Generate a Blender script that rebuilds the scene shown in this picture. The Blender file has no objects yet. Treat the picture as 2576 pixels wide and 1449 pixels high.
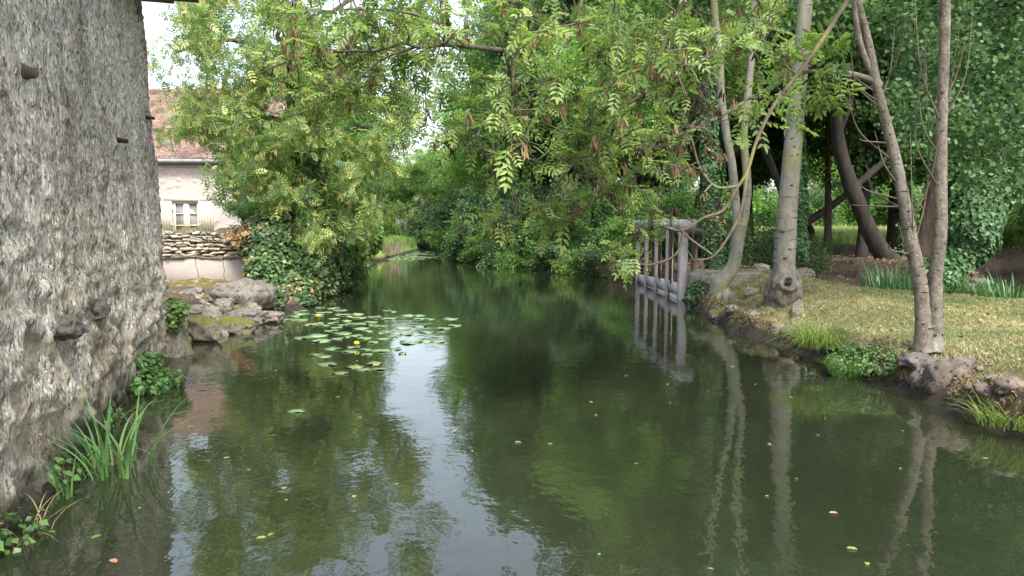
import bpy, math, random
import numpy as np
from mathutils import Vector, Matrix
S = bpy.context.scene
COL = S.collection
RNG = np.random.default_rng(7)
PI = math.pi
# ------------------------------------------------------------------ camera maths
H = 1.8; F = 1909.0; TP = 159.5/1909.0; PITCH = math.atan(TP)
CP, SP = math.cos(PITCH), math.sin(PITCH)
def ray(x, y):
    u = (x-1288)/F; v = (724.5-y)/F
    return np.array([u, CP+v*SP, -SP+v*CP])
def at(x, y, D):
    d = ray(x, y); return np.array([0, 0, H]) + d*(D/d[1])
def gnd(x, y, z=0.0):
    d = ray(x, y); return np.array([0, 0, H]) + d*((z-H)/d[2])
def mpp(D): return D/F          # metres per reference pixel at depth D

# ------------------------------------------------------------------ numpy helpers
def vn(p, seed=0):
    p = np.asarray(p, float); i = np.floor(p).astype(np.int64); f = p-i; u = f*f*(3-2*f)
    out = 0
    for dx in (0, 1):
        for dy in (0, 1):
            for dz in (0, 1):
                h = ((i[..., 0]+dx)*374761393 + (i[..., 1]+dy)*668265263 + (i[..., 2]+dz)*1440670441 + seed*1013904223) & 0xffffffff
                h = ((h ^ (h >> 13))*1274126177) & 0xffffffff
                h = h ^ (h >> 16)
                w = (u[..., 0] if dx else 1-u[..., 0])*(u[..., 1] if dy else 1-u[..., 1])*(u[..., 2] if dz else 1-u[..., 2])
                out = out + w*(h/4294967295.0)
    return out*2-1
def fbm(p, seed=0, o=4, g=.5):
    p = np.asarray(p, float); a = 1; s = 0
    for k in range(o):
        s = s + a*vn(p, seed+k*17); p = p*2.03+11.3; a *= g
    return s
def nrm(v): 
    v = np.asarray(v, float); return v/np.maximum(np.linalg.norm(v, axis=-1, keepdims=True), 1e-9)
def sstep(a, b, x):
    t = np.clip((x-a)/(b-a), 0, 1); return t*t*(3-2*t)

class Geo:
    def __init__(s): s.v = []; s.f = []; s.t = []; s.n = 0
    def add(s, v, f, tint=None):
        v = np.asarray(v, float).reshape(-1, 3)
        if isinstance(f, (list, tuple)) and len(f) and not np.isscalar(f[0]) and len(set(len(q) for q in f)) > 1:
            for k in set(len(q) for q in f): s.f.append(np.array([q for q in f if len(q) == k], np.int64)+s.n)
        else:
            s.f.append(np.asarray(f, np.int64)+s.n)
        s.v.append(v); s.n += len(v)
        if tint is None: tint = RNG.random()
        s.t.append(np.broadcast_to(np.asarray(tint, float), (len(v),)).copy())
    def build(s, name, mat, parent=None, smooth=False, loc=None):
        me = bpy.data.meshes.new(name)
        V = np.concatenate(s.v) if s.v else np.zeros((0, 3))
        if loc is not None: V = V-np.asarray(loc)
        me.vertices.add(len(V)); me.vertices.foreach_set('co', V.astype(np.float32).ravel())
        tot = np.concatenate([np.full(len(f), f.shape[1]) for f in s.f]).astype(np.int32)
        lv = np.concatenate([f.ravel() for f in s.f]).astype(np.int32)
        st = np.concatenate([[0], np.cumsum(tot)[:-1]]).astype(np.int32)
        me.loops.add(len(lv)); me.loops.foreach_set('vertex_index', lv)
        me.polygons.add(len(tot)); me.polygons.foreach_set('loop_start', st)
        try: me.polygons.foreach_set('loop_total', tot)
        except Exception: pass
        a = me.attributes.new('tint', 'FLOAT', 'POINT'); a.data.foreach_set('value', np.concatenate(s.t).astype(np.float32))
        if smooth: me.polygons.foreach_set('use_smooth', np.ones(len(tot), bool))
        me.update(calc_edges=True); me.materials.append(mat)
        o = bpy.data.objects.new(name, me); COL.objects.link(o)
        if parent is not None: o.parent = parent
        if loc is not None and parent is None: o.location = loc
        return o
BOXF = [[0, 3, 2, 1], [4, 5, 6, 7], [0, 1, 5, 4], [1, 2, 6, 5], [2, 3, 7, 6], [3, 0, 4, 7]]
def box(g, c, s, rot=None, tint=None, jit=0):
    s = np.array(s)/2
    v = np.array([[-1, -1, -1], [1, -1, -1], [1, 1, -1], [-1, 1, -1], [-1, -1, 1], [1, -1, 1], [1, 1, 1], [-1, 1, 1]])*s
    if jit: v = v + RNG.normal(0, jit, v.shape)
    if rot is not None: v = v@np.array(rot).T
    g.add(v+np.array(c), BOXF, tint)
def rotz(a): return np.array([[math.cos(a), -math.sin(a), 0], [math.sin(a), math.cos(a), 0], [0, 0, 1]])
def tube(g, pts, rad, n=6, tint=None, rough=0, seed=0, cap=True):
    pts = np.asarray(pts, float); rad = np.broadcast_to(np.asarray(rad, float), (len(pts),))
    t = np.gradient(pts, axis=0); t = nrm(t)
    ref = np.array([0, 1., 0]) if abs(t[0][1]) < .9 else np.array([1., 0, 0])
    a = nrm(np.cross(t, ref)); b = np.cross(t, a)
    ang = np.linspace(0, 2*PI, n, endpoint=False)
    off = a[:, None]*np.cos(ang)[None, :, None]+b[:, None]*np.sin(ang)[None, :, None]
    r = rad[:, None]*np.ones(n)
    if rough:
        q = pts[:, None]+off*rad[:, None, None]
        r = r*(1+rough*fbm(q*(np.array([5, 5, 2.0])), seed, 3))
    V = pts[:, None]+off*r[..., None]
    m = len(pts); i = np.arange(m-1)[:, None]*n; j = np.arange(n)[None]; k = (j+1) % n
    Fc = np.stack([i+j, i+k, i+n+k, i+n+j], -1).reshape(-1, 4)
    g.add(V, Fc, tint)
    if cap:
        c = g.n-m*n
        base = np.arange(n)
        vv = np.concatenate([V[-1], pts[-1:]+t[-1]*rad[-1]*.4])
        g.add(vv, np.array([[q, (q+1) % n, n] for q in range(n)]), tint if tint is not None else .5)
def smooth_path(P, n=6):
    """Catmull-Rom through rows of P (any columns)"""
    P = np.asarray(P, float)
    Q = np.vstack([2*P[0]-P[1], P, 2*P[-1]-P[-2]]); out = []
    for i in range(1, len(Q)-2):
        for t in np.linspace(0, 1, n, endpoint=False):
            a, b, c, d = Q[i-1:i+3]
            out.append(.5*((2*b)+(-a+c)*t+(2*a-5*b+4*c-d)*t*t+(-a+3*b-3*c+d)*t**3))
    out.append(P[-1]); return np.array(out)

# ------------------------------------------------------------------ leaf templates (y = along, z = normal)
def T_simple(w=.34, fold=.07):
    v = np.array([[0, 0, 0], [w, .42, fold], [0, 1, -.06], [-w, .42, fold]]); return v, np.array([[0, 1, 2], [0, 2, 3]])
def T_round(w=.5):
    v = np.array([[0, 0, 0], [w*.85, .3, .06], [w*.75, .8, .03], [0, 1.0, -.06], [-w*.75, .8, .03], [-w*.85, .3, .06]])
    return v, np.array([[0, 1, 2, 3], [0, 3, 4, 5]])
def T_ivy():
    v = np.array([[0, 0, 0], [.42, .05, .03], [.5, .4, .05], [0, 1.0, -.05], [-.5, .4, .05], [-.42, .05, .03]])
    return v, np.array([[0, 1, 2, 3], [0, 3, 4, 5]])
def T_ash(pairs=4, near=True):
    V = []; Fq = []
    def leaflet(p, ang, L, w):
        d = np.array([math.sin(ang), math.cos(ang), -.12]); s = np.array([math.cos(ang), -math.sin(ang), 0])
        up = np.array([0, 0, .04]); n = len(V)
        if near:
            for q in ([0, 0], [w, .3], [w*.8, .68], [0, 1], [-w*.8, .68], [-w, .3]):
                V.append(p+d*q[1]*L+s*q[0]*L+(up*L*3*(abs(q[0]) > 0)) - np.array([0, 0, .1])*L*q[1]**2)
            Fq.extend([[n, n+1, n+2, n+3], [n, n+3, n+4, n+5]])
        else:
            for q in ([0, 0], [w, .42], [0, 1], [-w, .42]):
                V.append(p+d*q[1]*L+s*q[0]*L+(up*L*2*(abs(q[0]) > 0)))
            Fq.extend([[n, n+1, n+2, n+3]])
    for i in range(pairs):
        y = .22+.62*i/(pairs-1); z = -.28*y*y
        L = .36-.05*abs(i-1.4)
        leaflet(np.array([0, y, z]), 1.0, L, .19); leaflet(np.array([0, y, z]), -1.0, L, .19)
    leaflet(np.array([0, .84, -.2]), 0, .36, .19)
    n = len(V)
    V.extend([np.array([-.006, 0, 0]), np.array([.006, 0, 0]), np.array([.006, .5, -.07]), np.array([-.006, .5, -.07]), np.array([0, .86, -.2])])
    Fq.extend([[n, n+1, n+2, n+3]])
    Fq.extend([[n+3, n+2, n+4, n+4]]) if False else None
    return np.array(V), np.array(Fq)
def T_keys():
    """hanging cluster of flat winged seeds"""
    r = np.random.default_rng(3); V = []; Fq = []
    for i in range(13):
        a = r.random()*2*PI; rad = .08+.22*r.random(); p = np.array([math.cos(a)*rad, math.sin(a)*rad, -r.random()*.45])
        d = nrm(np.array([r.normal()*.18, r.normal()*.18, -1])); s = nrm(np.cross(d, r.normal(size=3)))
        L = .5+.2*r.random(); n = len(V)
        for q in ([0, 0], [.07, .35], [.06, .8], [0, 1], [-.06, .8], [-.07, .35]): V.append(p+d*q[1]*L+s*q[0]*L)
        Fq.extend([[n, n+1, n+2, n+3], [n, n+3, n+4, n+5]])
    return np.array(V), np.array(Fq)
def leaves(g, T, pos, dirs, nor, size, tint=None):
    V, Fc = T; pos = np.asarray(pos, float); N = len(pos)
    if N == 0: return
    y = nrm(dirs); z = np.asarray(nor, float); z = z-(z*y).sum(1, keepdims=True)*y
    bad = np.linalg.norm(z, axis=1) < 1e-4; z[bad] = np.cross(y[bad], [1, 0, .3]); z = nrm(z); x = np.cross(y, z)
    s = np.broadcast_to(np.asarray(size, float), (N,))[:, None, None]
    P = pos[:, None]+s*(V[None, :, 0:1]*x[:, None]+V[None, :, 1:2]*y[:, None]+V[None, :, 2:3]*z[:, None])
    k = len(V)
    FF = (Fc[None]+(np.arange(N)*k)[:, None, None]).reshape(-1, Fc.shape[1])
    if tint is None: tint = RNG.random(N)
    g.add(P.reshape(-1, 3), FF, np.repeat(np.broadcast_to(tint, (N,)), k))
def blades(g, pos, h, lean, w, segs=4, tint=None, droop=1.0, az=None):
    """ribbons that arch over"""
    pos = np.asarray(pos, float); N = len(pos)
    h = np.broadcast_to(h, (N,)); w = np.broadcast_to(w, (N,)); lean = np.broadcast_to(lean, (N,))
    if az is None: az = RNG.random(N)*2*PI
    d = np.stack([np.cos(az), np.sin(az), np.zeros(N)], 1); s = np.stack([-np.sin(az), np.cos(az), np.zeros(N)], 1)
    rows = []
    for k in range(segs+1):
        t = k/segs
        out = lean*h*(t**1.6); up = h*(t-.45*droop*lean*t**2.6)
        ww = w*(1-t**2)*.5+w*.02
        c = pos+d*out[:, None]+np.array([0, 0, 1])*up[:, None]
        rows.append(c-s*ww[:, None]); rows.append(c+s*ww[:, None])
    V = np.stack(rows, 1)
    base = np.array([[2*k, 2*k+1, 2*k+3, 2*k+2] for k in range(segs)])
    K = 2*(segs+1)
    FF = (base[None]+(np.arange(N)*K)[:, None, None]).reshape(-1, 4)
    if tint is None: tint = RNG.random(N)
    g.add(V.reshape(-1, 3), FF, np.repeat(tint, K))

# ------------------------------------------------------------------ materials
def N(nt, t, **k):
    n = nt.nodes.new(t)
    for a, b in k.items(): setattr(n, a, b)
    return n
def newmat(name):
    m = bpy.data.materials.new(name); m.use_nodes = True; nt = m.node_tree; nt.nodes.clear()
    o = N(nt, 'ShaderNodeOutputMaterial'); p = N(nt, 'ShaderNodeBsdfPrincipled'); nt.links.new(p.outputs[0], o.inputs[0]); return m, nt, p, o
def ramp(nt, fac, stops, interp='LINEAR'):
    r = N(nt, 'ShaderNodeValToRGB'); r.color_ramp.interpolation = interp
    els = r.color_ramp.elements
    while len(els) < len(stops): els.new(.5)
    for e, (p, c) in zip(els, stops): e.position = p; e.color = (*c, 1)
    nt.links.new(fac, r.inputs[0]); return r.outputs[0]
def noise(nt, scale, detail=4, rough=.55, stretch=(1, 1, 1), vec=None, dist=0):
    if vec is None: vec = N(nt, 'ShaderNodeTexCoord').outputs['Object']
    mp = N(nt, 'ShaderNodeMapping'); mp.inputs['Scale'].default_value = stretch; nt.links.new(vec, mp.inputs[0])
    n = N(nt, 'ShaderNodeTexNoise'); n.inputs['Scale'].default_value = scale; n.inputs['Detail'].default_value = detail
    n.inputs['Roughness'].default_value = rough; n.inputs['Distortion'].default_value = dist
    nt.links.new(mp.outputs[0], n.inputs['Vector']); return n.outputs['Fac']
def mixc(nt, f, a, b, mode='MIX'):
    m = N(nt, 'ShaderNodeMix', data_type='RGBA', blend_type=mode)
    for s, v in ((m.inputs[0], f), (m.inputs[6], a), (m.inputs[7], b)):
        if isinstance(v, (int, float)): s.default_value = v
        elif isinstance(v, tuple): s.default_value = (*v, 1)
        else: nt.links.new(v, s)
    return m.outputs[2]
def math_(nt, op, a, b=None, c=None):
    m = N(nt, 'ShaderNodeMath', operation=op)
    for s, v in zip(m.inputs, (a, b, c)):
        if v is None: continue
        if isinstance(v, (int, float)): s.default_value = v
        else: nt.links.new(v, s)
    return m.outputs[0]
def bump(nt, p, h, strength=.5, dist=.02):
    b = N(nt, 'ShaderNodeBump'); b.inputs['Strength'].default_value = strength; b.inputs['Distance'].default_value = dist
    nt.links.new(h, b.inputs['Height']); nt.links.new(b.outputs[0], p.inputs['Normal'])
def attr(nt): a = N(nt, 'ShaderNodeAttribute', attribute_name='tint'); return a.outputs['Fac']
def leafmat(name, stops, trans=.38, rough=.42, spec=.4, vary=.25, tcol=1.5):
    m, nt, p, o = newmat(name)
    c = ramp(nt, attr(nt), stops)
    oi = N(nt, 'ShaderNodeObjectInfo')
    hs = N(nt, 'ShaderNodeHueSaturation'); hs.inputs['Saturation'].default_value = .86
    nt.links.new(math_(nt, 'MULTIPLY_ADD', oi.outputs['Random'], .04, .48), hs.inputs['Hue'])
    nz = noise(nt, .9, 3)
    val = math_(nt, 'ADD', math_(nt, 'MULTIPLY_ADD', oi.outputs['Random'], vary, 1.12-vary*.5-.35), math_(nt, 'MULTIPLY', nz, .7))
    nt.links.new(val, hs.inputs['Value']); nt.links.new(c, hs.inputs['Color']); c = hs.outputs[0]
    nt.links.new(c, p.inputs['Base Color']); p.inputs['Roughness'].default_value = rough; p.inputs['Specular IOR Level'].default_value = spec
    tr = N(nt, 'ShaderNodeBsdfTranslucent')
    tc = mixc(nt, 1.0, c, (tcol*1.0, tcol*1.1, tcol*.6), 'MULTIPLY'); nt.links.new(tc, tr.inputs[0])
    mx = N(nt, 'ShaderNodeMixShader'); mx.inputs[0].default_value = trans
    nt.links.new(p.outputs[0], mx.inputs[1]); nt.links.new(tr.outputs[0], mx.inputs[2]); nt.links.new(mx.outputs[0], o.inputs[0]); return m
def barkmat(name, c1, c2, c3=None, sc=6, stretch=(1, 1, .35), lichen=None, bs=.6, lf=.55, rings=0, top=None):
    m, nt, p, o = newmat(name)
    n1 = noise(nt, sc, 6, .65, stretch); c = ramp(nt, n1, [(.32, c1), (.68, c2)])
    if lichen:
        n2 = noise(nt, 1.7, 5, .6, (1, 1, .5)); f = ramp(nt, n2, [(lf, (0, 0, 0)), (lf+.12, (1, 1, 1))]); c = mixc(nt, f, c, lichen)
    if c3:
        n3 = noise(nt, sc*5, 3, .6); f = ramp(nt, n3, [(.56, (0, 0, 0)), (.70, (.7, .7, .7))]); c = mixc(nt, f, c, c3)
    h = noise(nt, sc*3, 6, .7, stretch)
    if rings:
        n4 = noise(nt, 5, 2, .5, (.8, .8, 5)); f = ramp(nt, n4, [(.66, (0, 0, 0)), (.70, (1, 1, 1))]); c = mixc(nt, f, c, (c1[0]*.3, c1[1]*.3, c1[2]*.3))
    if rings: c = mixc(nt, math_(nt, 'LESS_THAN', attr(nt), -.5), c, (.05, .04, .03))
    if top: c = mixc(nt, attr(nt), c, ramp(nt, n1, [(.32, top), (.68, tuple(q*1.7 for q in top))]))
    nt.links.new(c, p.inputs['Base Color']); p.inputs['Roughness'].default_value = .9; bump(nt, p, h, bs, .03); return m
def plain(name, c, rough=.8, c2=None, sc=8, metal=0, bs=.2, bd=.01, stretch=(1, 1, 1), tintvar=False):
    m, nt, p, o = newmat(name)
    if c2: 
        col = ramp(nt, noise(nt, sc, 5, .65, stretch), [(.3, c), (.7, c2)])
        if tintvar:
            col = mixc(nt, 1.0, col, ramp(nt, attr(nt), [(0, (.65, .62, .6)), (.5, (1, 1, 1)), (1, (1.25, 1.2, 1.1))]), 'MULTIPLY')
        nt.links.new(col, p.inputs['Base Color'])
        if bs: bump(nt, p, noise(nt, sc*3, 5, .65, stretch), bs, bd)
    else: p.inputs['Base Color'].default_value = (*c, 1)
    p.inputs['Roughness'].default_value = rough; p.inputs['Metallic'].default_value = metal; return m
def rockmat(name, a, b, moss, mf=.5, sc=5, up=.4):
    m, nt, p, o = newmat(name)
    c = ramp(nt, noise(nt, sc, 7, .7), [(.3, a), (.5, tuple(.5*(x+y) for x, y in zip(a, b))), (.7, b)])
    c = mixc(nt, ramp(nt, noise(nt, sc*5, 4), [(.55, (0, 0, 0)), (.66, (1, 1, 1))]), c, tuple(x*.35 for x in a))
    g = N(nt, 'ShaderNodeNewGeometry'); sp = N(nt, 'ShaderNodeSeparateXYZ'); nt.links.new(g.outputs['Normal'], sp.inputs[0])
    f = math_(nt, 'ADD', math_(nt, 'MULTIPLY', sp.outputs[2], up), noise(nt, 2.6, 6, .7))
    f = ramp(nt, f, [(mf+.25, (0, 0, 0)), (mf+.36, (1, 1, 1))])
    mc = ramp(nt, noise(nt, 20, 3), [(.3, tuple(x*.5 for x in moss)), (.7, moss)])
    c = mixc(nt, f, c, mc)
    nt.links.new(c, p.inputs['Base Color']); p.inputs['Roughness'].default_value = .92
    bump(nt, p, noise(nt, sc*4, 8, .75), .8, .04); return m
M = {}
M['ash_near'] = leafmat('ash_leaf_near', [(0, (.06, .12, .03)), (.4, (.14, .235, .045)), (.8, (.23, .335, .065)), (1, (.34, .39, .12))], .42, .4, .45)
M['ash_yel'] = leafmat('ash_leaf_yellowing', [(0, (.06, .12, .04)), (.45, (.14, .22, .055)), (.8, (.28, .33, .08)), (1, (.48, .43, .10))], .42)
M['keys_b'] = leafmat('brown_keys', [(0, (.045, .025, .015)), (.55, (.11, .06, .03)), (.8, (.2, .13, .06)), (1, (.34, .27, .10))], .25, .6, .2)
M['keys_y'] = leafmat('yellow_keys', [(0, (.26, .25, .07)), (.6, (.38, .34, .10)), (1, (.30, .33, .10))], .35, .6, .2)
M['leafA'] = leafmat('broad_leaf_mid', [(0, (.06, .14, .025)), (.5, (.12, .24, .04)), (1, (.2, .33, .06))], .4)
M['leafB'] = leafmat('broad_leaf_cool', [(0, (.035, .09, .04)), (.5, (.07, .155, .055)), (1, (.14, .25, .09))], .36, .55, .3)
M['leafC'] = leafmat('broad_leaf_yellow', [(0, (.13, .24, .04)), (.5, (.2, .34, .06)), (1, (.3, .40, .08))], .45)
M['leafD'] = leafmat('broad_leaf_dark', [(0, (.03, .085, .025)), (.5, (.06, .15, .04)), (1, (.11, .22, .06))], .38, .5, .3)
M['ivy'] = leafmat('ivy_leaf', [(0, (.025, .075, .025)), (.5, (.045, .12, .035)), (.9, (.09, .19, .06)), (1, (.2, .26, .07))], .22, .5, .35, .1)
M['ivy_brown'] = leafmat('withered_ivy_leaf', [(0, (.13, .06, .03)), (.6, (.30, .15, .07)), (1, (.42, .25, .12))], .2, .6, .2)
M['grass'] = leafmat('grass_green', [(0, (.09, .20, .03)), (.6, (.17, .30, .05)), (1, (.28, .34, .09))], .35, .45, .3, .1)
M['iris'] = leafmat('iris_leaf', [(0, (.04, .12, .04)), (.6, (.07, .19, .06)), (1, (.2, .28, .10))], .3, .35, .4, .1)
M['sedge'] = leafmat('sedge_leaf', [(0, (.05, .14, .03)), (.7, (.10, .24, .05)), (1, (.18, .30, .07))], .3, .35, .4, .1)
M['lawn'] = leafmat('mown_dry_grass', [(0, (.12, .20, .05)), (.4, (.23, .26, .09)), (.75, (.38, .33, .17)), (1, (.48, .40, .24))], .3, .7, .15, 0)
M['meadow'] = leafmat('meadow_grass', [(0, (.26, .36, .12)), (.6, (.42, .50, .2)), (1, (.56, .54, .32))], .35, .6, .2, 0)
M['straw'] = leafmat('straw', [(0, (.16, .10, .05)), (.6, (.32, .22, .11)), (1, (.45, .34, .18))], .15, .8, .1, 0)
M['dry'] = leafmat('dead_stems', [(0, (.2, .15, .10)), (1, (.42, .33, .25))], .1, .8, .1, 0)
M['litter'] = leafmat('leaf_litter', [(0, (.08, .045, .025)), (.5, (.21, .125, .075)), (.9, (.36, .25, .15)), (1, (.42, .34, .16))], .1, .8, .15, 0)
M['herb'] = leafmat('herb_leaf', [(0, (.06, .14, .03)), (.6, (.10, .21, .045)), (1, (.18, .29, .07))], .4, .4, .4, .1)
M['bark_pale'] = barkmat('pale_smooth_bark', (.12, .115, .095), (.24, .23, .19), (.30, .30, .25), 8, (1, 1, .5), (.17, .19, .06), .35, .52, 1)
M['bark_ash'] = barkmat('young_ash_bark', (.085, .07, .055), (.27, .235, .185), (.40, .38, .33), 11, (1, 1, .8), (.36, .35, .30), .9, .56, 1)
M['bark_dark'] = barkmat('dark_bark', (.012, .010, .009), (.05, .04, .034), None, 6, (1, 1, .25), None, .8)
M['bark_brown'] = barkmat('brown_bark', (.06, .045, .035), (.17, .13, .10), None, 7, (1.4, 1.4, .2), (.07, .1, .03), .9, .66)
M['bark_twig'] = barkmat('twig_bark', (.06, .05, .035), (.15, .125, .09), None, 9, (1, 1, 1), (.20, .19, .07), .5, .56)
M['burl'] = barkmat('knotted_bark', (.04, .034, .03), (.21, .185, .155), None, 9, (1.5, 1.5, .5), (.10, .12, .05), 1.0, .6, 0, (.13, .125, .105))
M['rock_pale'] = rockmat('pale_limestone', (.15, .13, .10), (.34, .31, .25), (.11, .12, .03), .60)
M['rock_moss'] = rockmat('mossy_stone', (.10, .09, .07), (.28, .25, .20), (.15, .16, .03), .42, 5, .5)
M['rock_grey'] = rockmat('grey_stone', (.10, .09, .08), (.26, .23, .20), (.13, .14, .04), .68)
M['rock_pink'] = rockmat('pinkish_stone', (.11, .09, .075), (.30, .235, .20), (.15, .13, .04), .62)
M['iron'] = plain('dark_iron', (.03, .025, .022), .6, (.08, .05, .035), 20, .5)
M['rust'] = plain('rusty_iron', (.06, .025, .015), .85, (.17, .07, .04), 25, .2)
M['wood_grey'] = plain('weathered_oak', (.34, .30, .29), .85, (.64, .58, .56), 5, 0, .7, .02, (3, 3, .35))
M['wood_beam'] = plain('weathered_beam', (.32, .29, .285), .85, (.58, .54, .53), 5, 0, .7, .02, (3, .35, 3))
M['wood_dark'] = plain('dark_wet_oak', (.05, .035, .028), .85, (.15, .11, .09), 5, 0, .7, .02, (3, 3, .35))
M['log'] = plain('cut_log', (.12, .05, .03), .9, (.34, .18, .11), 6, 0, .5, .02)
M['cream'] = plain('cream_paint', (.56, .52, .41), .55, (.64, .60, .48), 3, 0, 0)
M['zinc'] = plain('zinc', (.20, .22, .25), .5, (.30, .33, .36), 3, .3, 0)
M['pane'] = plain('window_pane', (.16, .17, .17), .12, (.34, .35, .34), 2.2, 0, 0)
M['tile'] = plain('roof_tile', (.12, .08, .065), .9, (.34, .24, .205), 2.2, 0, .3, .02, (1, 1, 1), True)
M['wallstone'] = plain('rubble_stone', (.30, .26, .20), .92, (.56, .51, .42), 6, 0, .6, .02, (1, 1, 1), True)
M['mortar'] = plain('dark_joint', (.06, .05, .035), .95, (.14, .11, .08), 14, 0, .5, .02)
M['flower'] = plain('yellow_petals', (.75, .50, .02), .5)
M['hole'] = plain('near_black', (.012, .01, .008), .95)  # near-black tone for the burl hollow and the render cracks
# old rendered wall of the mill
def mat_mill():
    m, nt, p, o = newmat('old_roughcast')
    geo = N(nt, 'ShaderNodeNewGeometry'); sp = N(nt, 'ShaderNodeSeparateXYZ'); nt.links.new(geo.outputs['Position'], sp.inputs[0])
    c = ramp(nt, noise(nt, 3.0, 8, .75), [(.3, (.30, .275, .235)), (.5, (.46, .43, .375)), (.7, (.60, .565, .50))])
    c = mixc(nt, ramp(nt, noise(nt, 55, 3, .7, (1, 1, .26)), [(.40, (1, 1, 1)), (.47, (0, 0, 0))]), c, (.12, .10, .075))
    c = mixc(nt, ramp(nt, noise(nt, 70, 3, .6, (1, 1, .22)), [(.54, (0, 0, 0)), (.59, (1, 1, 1))]), c, (.80, .78, .72))
    c = mixc(nt, ramp(nt, noise(nt, 6, 5, .7, (1, 1, .5)), [(.60, (0, 0, 0)), (.66, (.8, .8, .8))]), c, (.10, .09, .07))
    cr = ramp(nt, noise(nt, 2.2, 5, .6, (1, 1, .16)), [(.485, (0, 0, 0)), (.5, (.8, .8, .8)), (.515, (0, 0, 0))]); cm = ramp(nt, noise(nt, .7, 3), [(.5, (0, 0, 0)), (.6, (1, 1, 1))])
    c = mixc(nt, math_(nt, 'MULTIPLY', cr, cm), c, (.07, .055, .04))
    low = math_(nt, 'SUBTRACT', 1.0, math_(nt, 'MULTIPLY_ADD', sp.outputs[2], .38, 0.0))
    vo = N(nt, 'ShaderNodeTexVoronoi'); vo.inputs['Scale'].default_value = 4.5; mp = N(nt, 'ShaderNodeMapping'); mp.inputs['Scale'].default_value = (1, 1, 1.7)
    tc = N(nt, 'ShaderNodeTexCoord'); nt.links.new(tc.outputs['Object'], mp.inputs[0]); nt.links.new(mp.outputs[0], vo.inputs['Vector'])
    sc_ = N(nt, 'ShaderNodeSeparateColor'); nt.links.new(vo.outputs['Color'], sc_.inputs[0])
    stc = ramp(nt, sc_.outputs[0], [(0, (.31, .23, .13)), (.4, (.40, .35, .26)), (.7, (.28, .25, .21)), (1, (.50, .44, .33))])
    of = math_(nt, 'MULTIPLY_ADD', low, .28, noise(nt, 3.4, 6, .7)); c = mixc(nt, ramp(nt, of, [(.66, (0, 0, 0)), (.76, (.7, .7, .7))]), c, stc)
    pat = ramp(nt, noise(nt, 1.1, 6, .7, (1, 1, .45)), [(.34, (.55, .53, .50)), (.48, (.92, .90, .86)), (.66, (1.18, 1.17, 1.14))]); c = mixc(nt, 1.0, c, pat, 'MULTIPLY')
    wet = math_(nt, 'MULTIPLY_ADD', noise(nt, 2.2, 4), .8, sp.outputs[2]); c = mixc(nt, ramp(nt, wet, [(.45, (1, 1, 1)), (.85, (0, 0, 0))]), c, (.05, .05, .03))
    nt.links.new(c, p.inputs['Base Color']); p.inputs['Roughness'].default_value = .95
    bump(nt, p, noise(nt, 60, 4, .7, (1, 1, .28)), 1.0, .025); return m
M['mill'] = mat_mill()
def mat_plaster(name, a, b, crack=False):
    m, nt, p, o = newmat(name)
    c = ramp(nt, noise(nt, .9, 6, .65), [(.3, a), (.7, b)])
    st = noise(nt, 5.5, 5, .7, (1, 1, 2.8)); f = ramp(nt, st, [(.60, (0, 0, 0)), (.66, (1, 1, 1))]); c = mixc(nt, math_(nt, 'MULTIPLY', f, .45), c, (.42, .36, .27))
    if crack:
        sepv = noise(nt, 1.3, 5, .6); f2 = ramp(nt, sepv, [(.6, (0, 0, 0)), (.7, (1, 1, 1))]); c = mixc(nt, math_(nt, 'MULTIPLY', f2, .6), c, (.2, .2, .22))
    nt.links.new(c, p.inputs['Base Color']); p.inputs['Roughness'].default_value = .92
    bump(nt, p, noise(nt, 9, 6, .7, (1, 1, 2.2)), .8, .05 if not crack else .015); return m
M['plaster'] = mat_plaster('pale_lime_render', (.40, .36, .33), (.49, .445, .41))
M['cement'] = mat_plaster('pinkish_cement_render', (.27, .235, .21), (.36, .315, .285), True)
# ground
def mat_ground():
    m, nt, p, o = newmat('earth_and_litter')
    geo = N(nt, 'ShaderNodeNewGeometry')
    v = geo.outputs['Position']
    lit = ramp(nt, noise(nt, 9, 8, .75, vec=v), [(.3, (.045, .03, .02)), (.5, (.11, .075, .05)), (.7, (.21, .15, .10))])
    grs = ramp(nt, noise(nt, 7, 8, .75, vec=v), [(.3, (.09, .10, .04)), (.5, (.20, .17, .08)), (.7, (.31, .25, .14))])
    mea = ramp(nt, noise(nt, .5, 6, .7, vec=v), [(.3, (.18, .26, .07)), (.7, (.34, .40, .14))])
    c = mixc(nt, ramp(nt, attr(nt), [(.2, (0, 0, 0)), (.4, (1, 1, 1))]), lit, grs)
    c = mixc(nt, ramp(nt, attr(nt), [(.6, (0, 0, 0)), (.9, (1, 1, 1))]), c, mea)
    sp = N(nt, 'ShaderNodeSeparateXYZ'); nt.links.new(v, sp.inputs[0])
    wet = math_(nt, 'MULTIPLY_ADD', noise(nt, 5, 4, vec=v), .25, sp.outputs[2])
    c = mixc(nt, ramp(nt, wet, [(.20, (1, 1, 1)), (.34, (0, 0, 0))]), c, (.035, .028, .018))
    nt.links.new(c, p.inputs['Base Color']); p.inputs['Roughness'].default_value = .95
    bump(nt, p, noise(nt, 22, 6, .75, vec=v), 1.0, .05); return m
M['ground'] = mat_ground()
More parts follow.
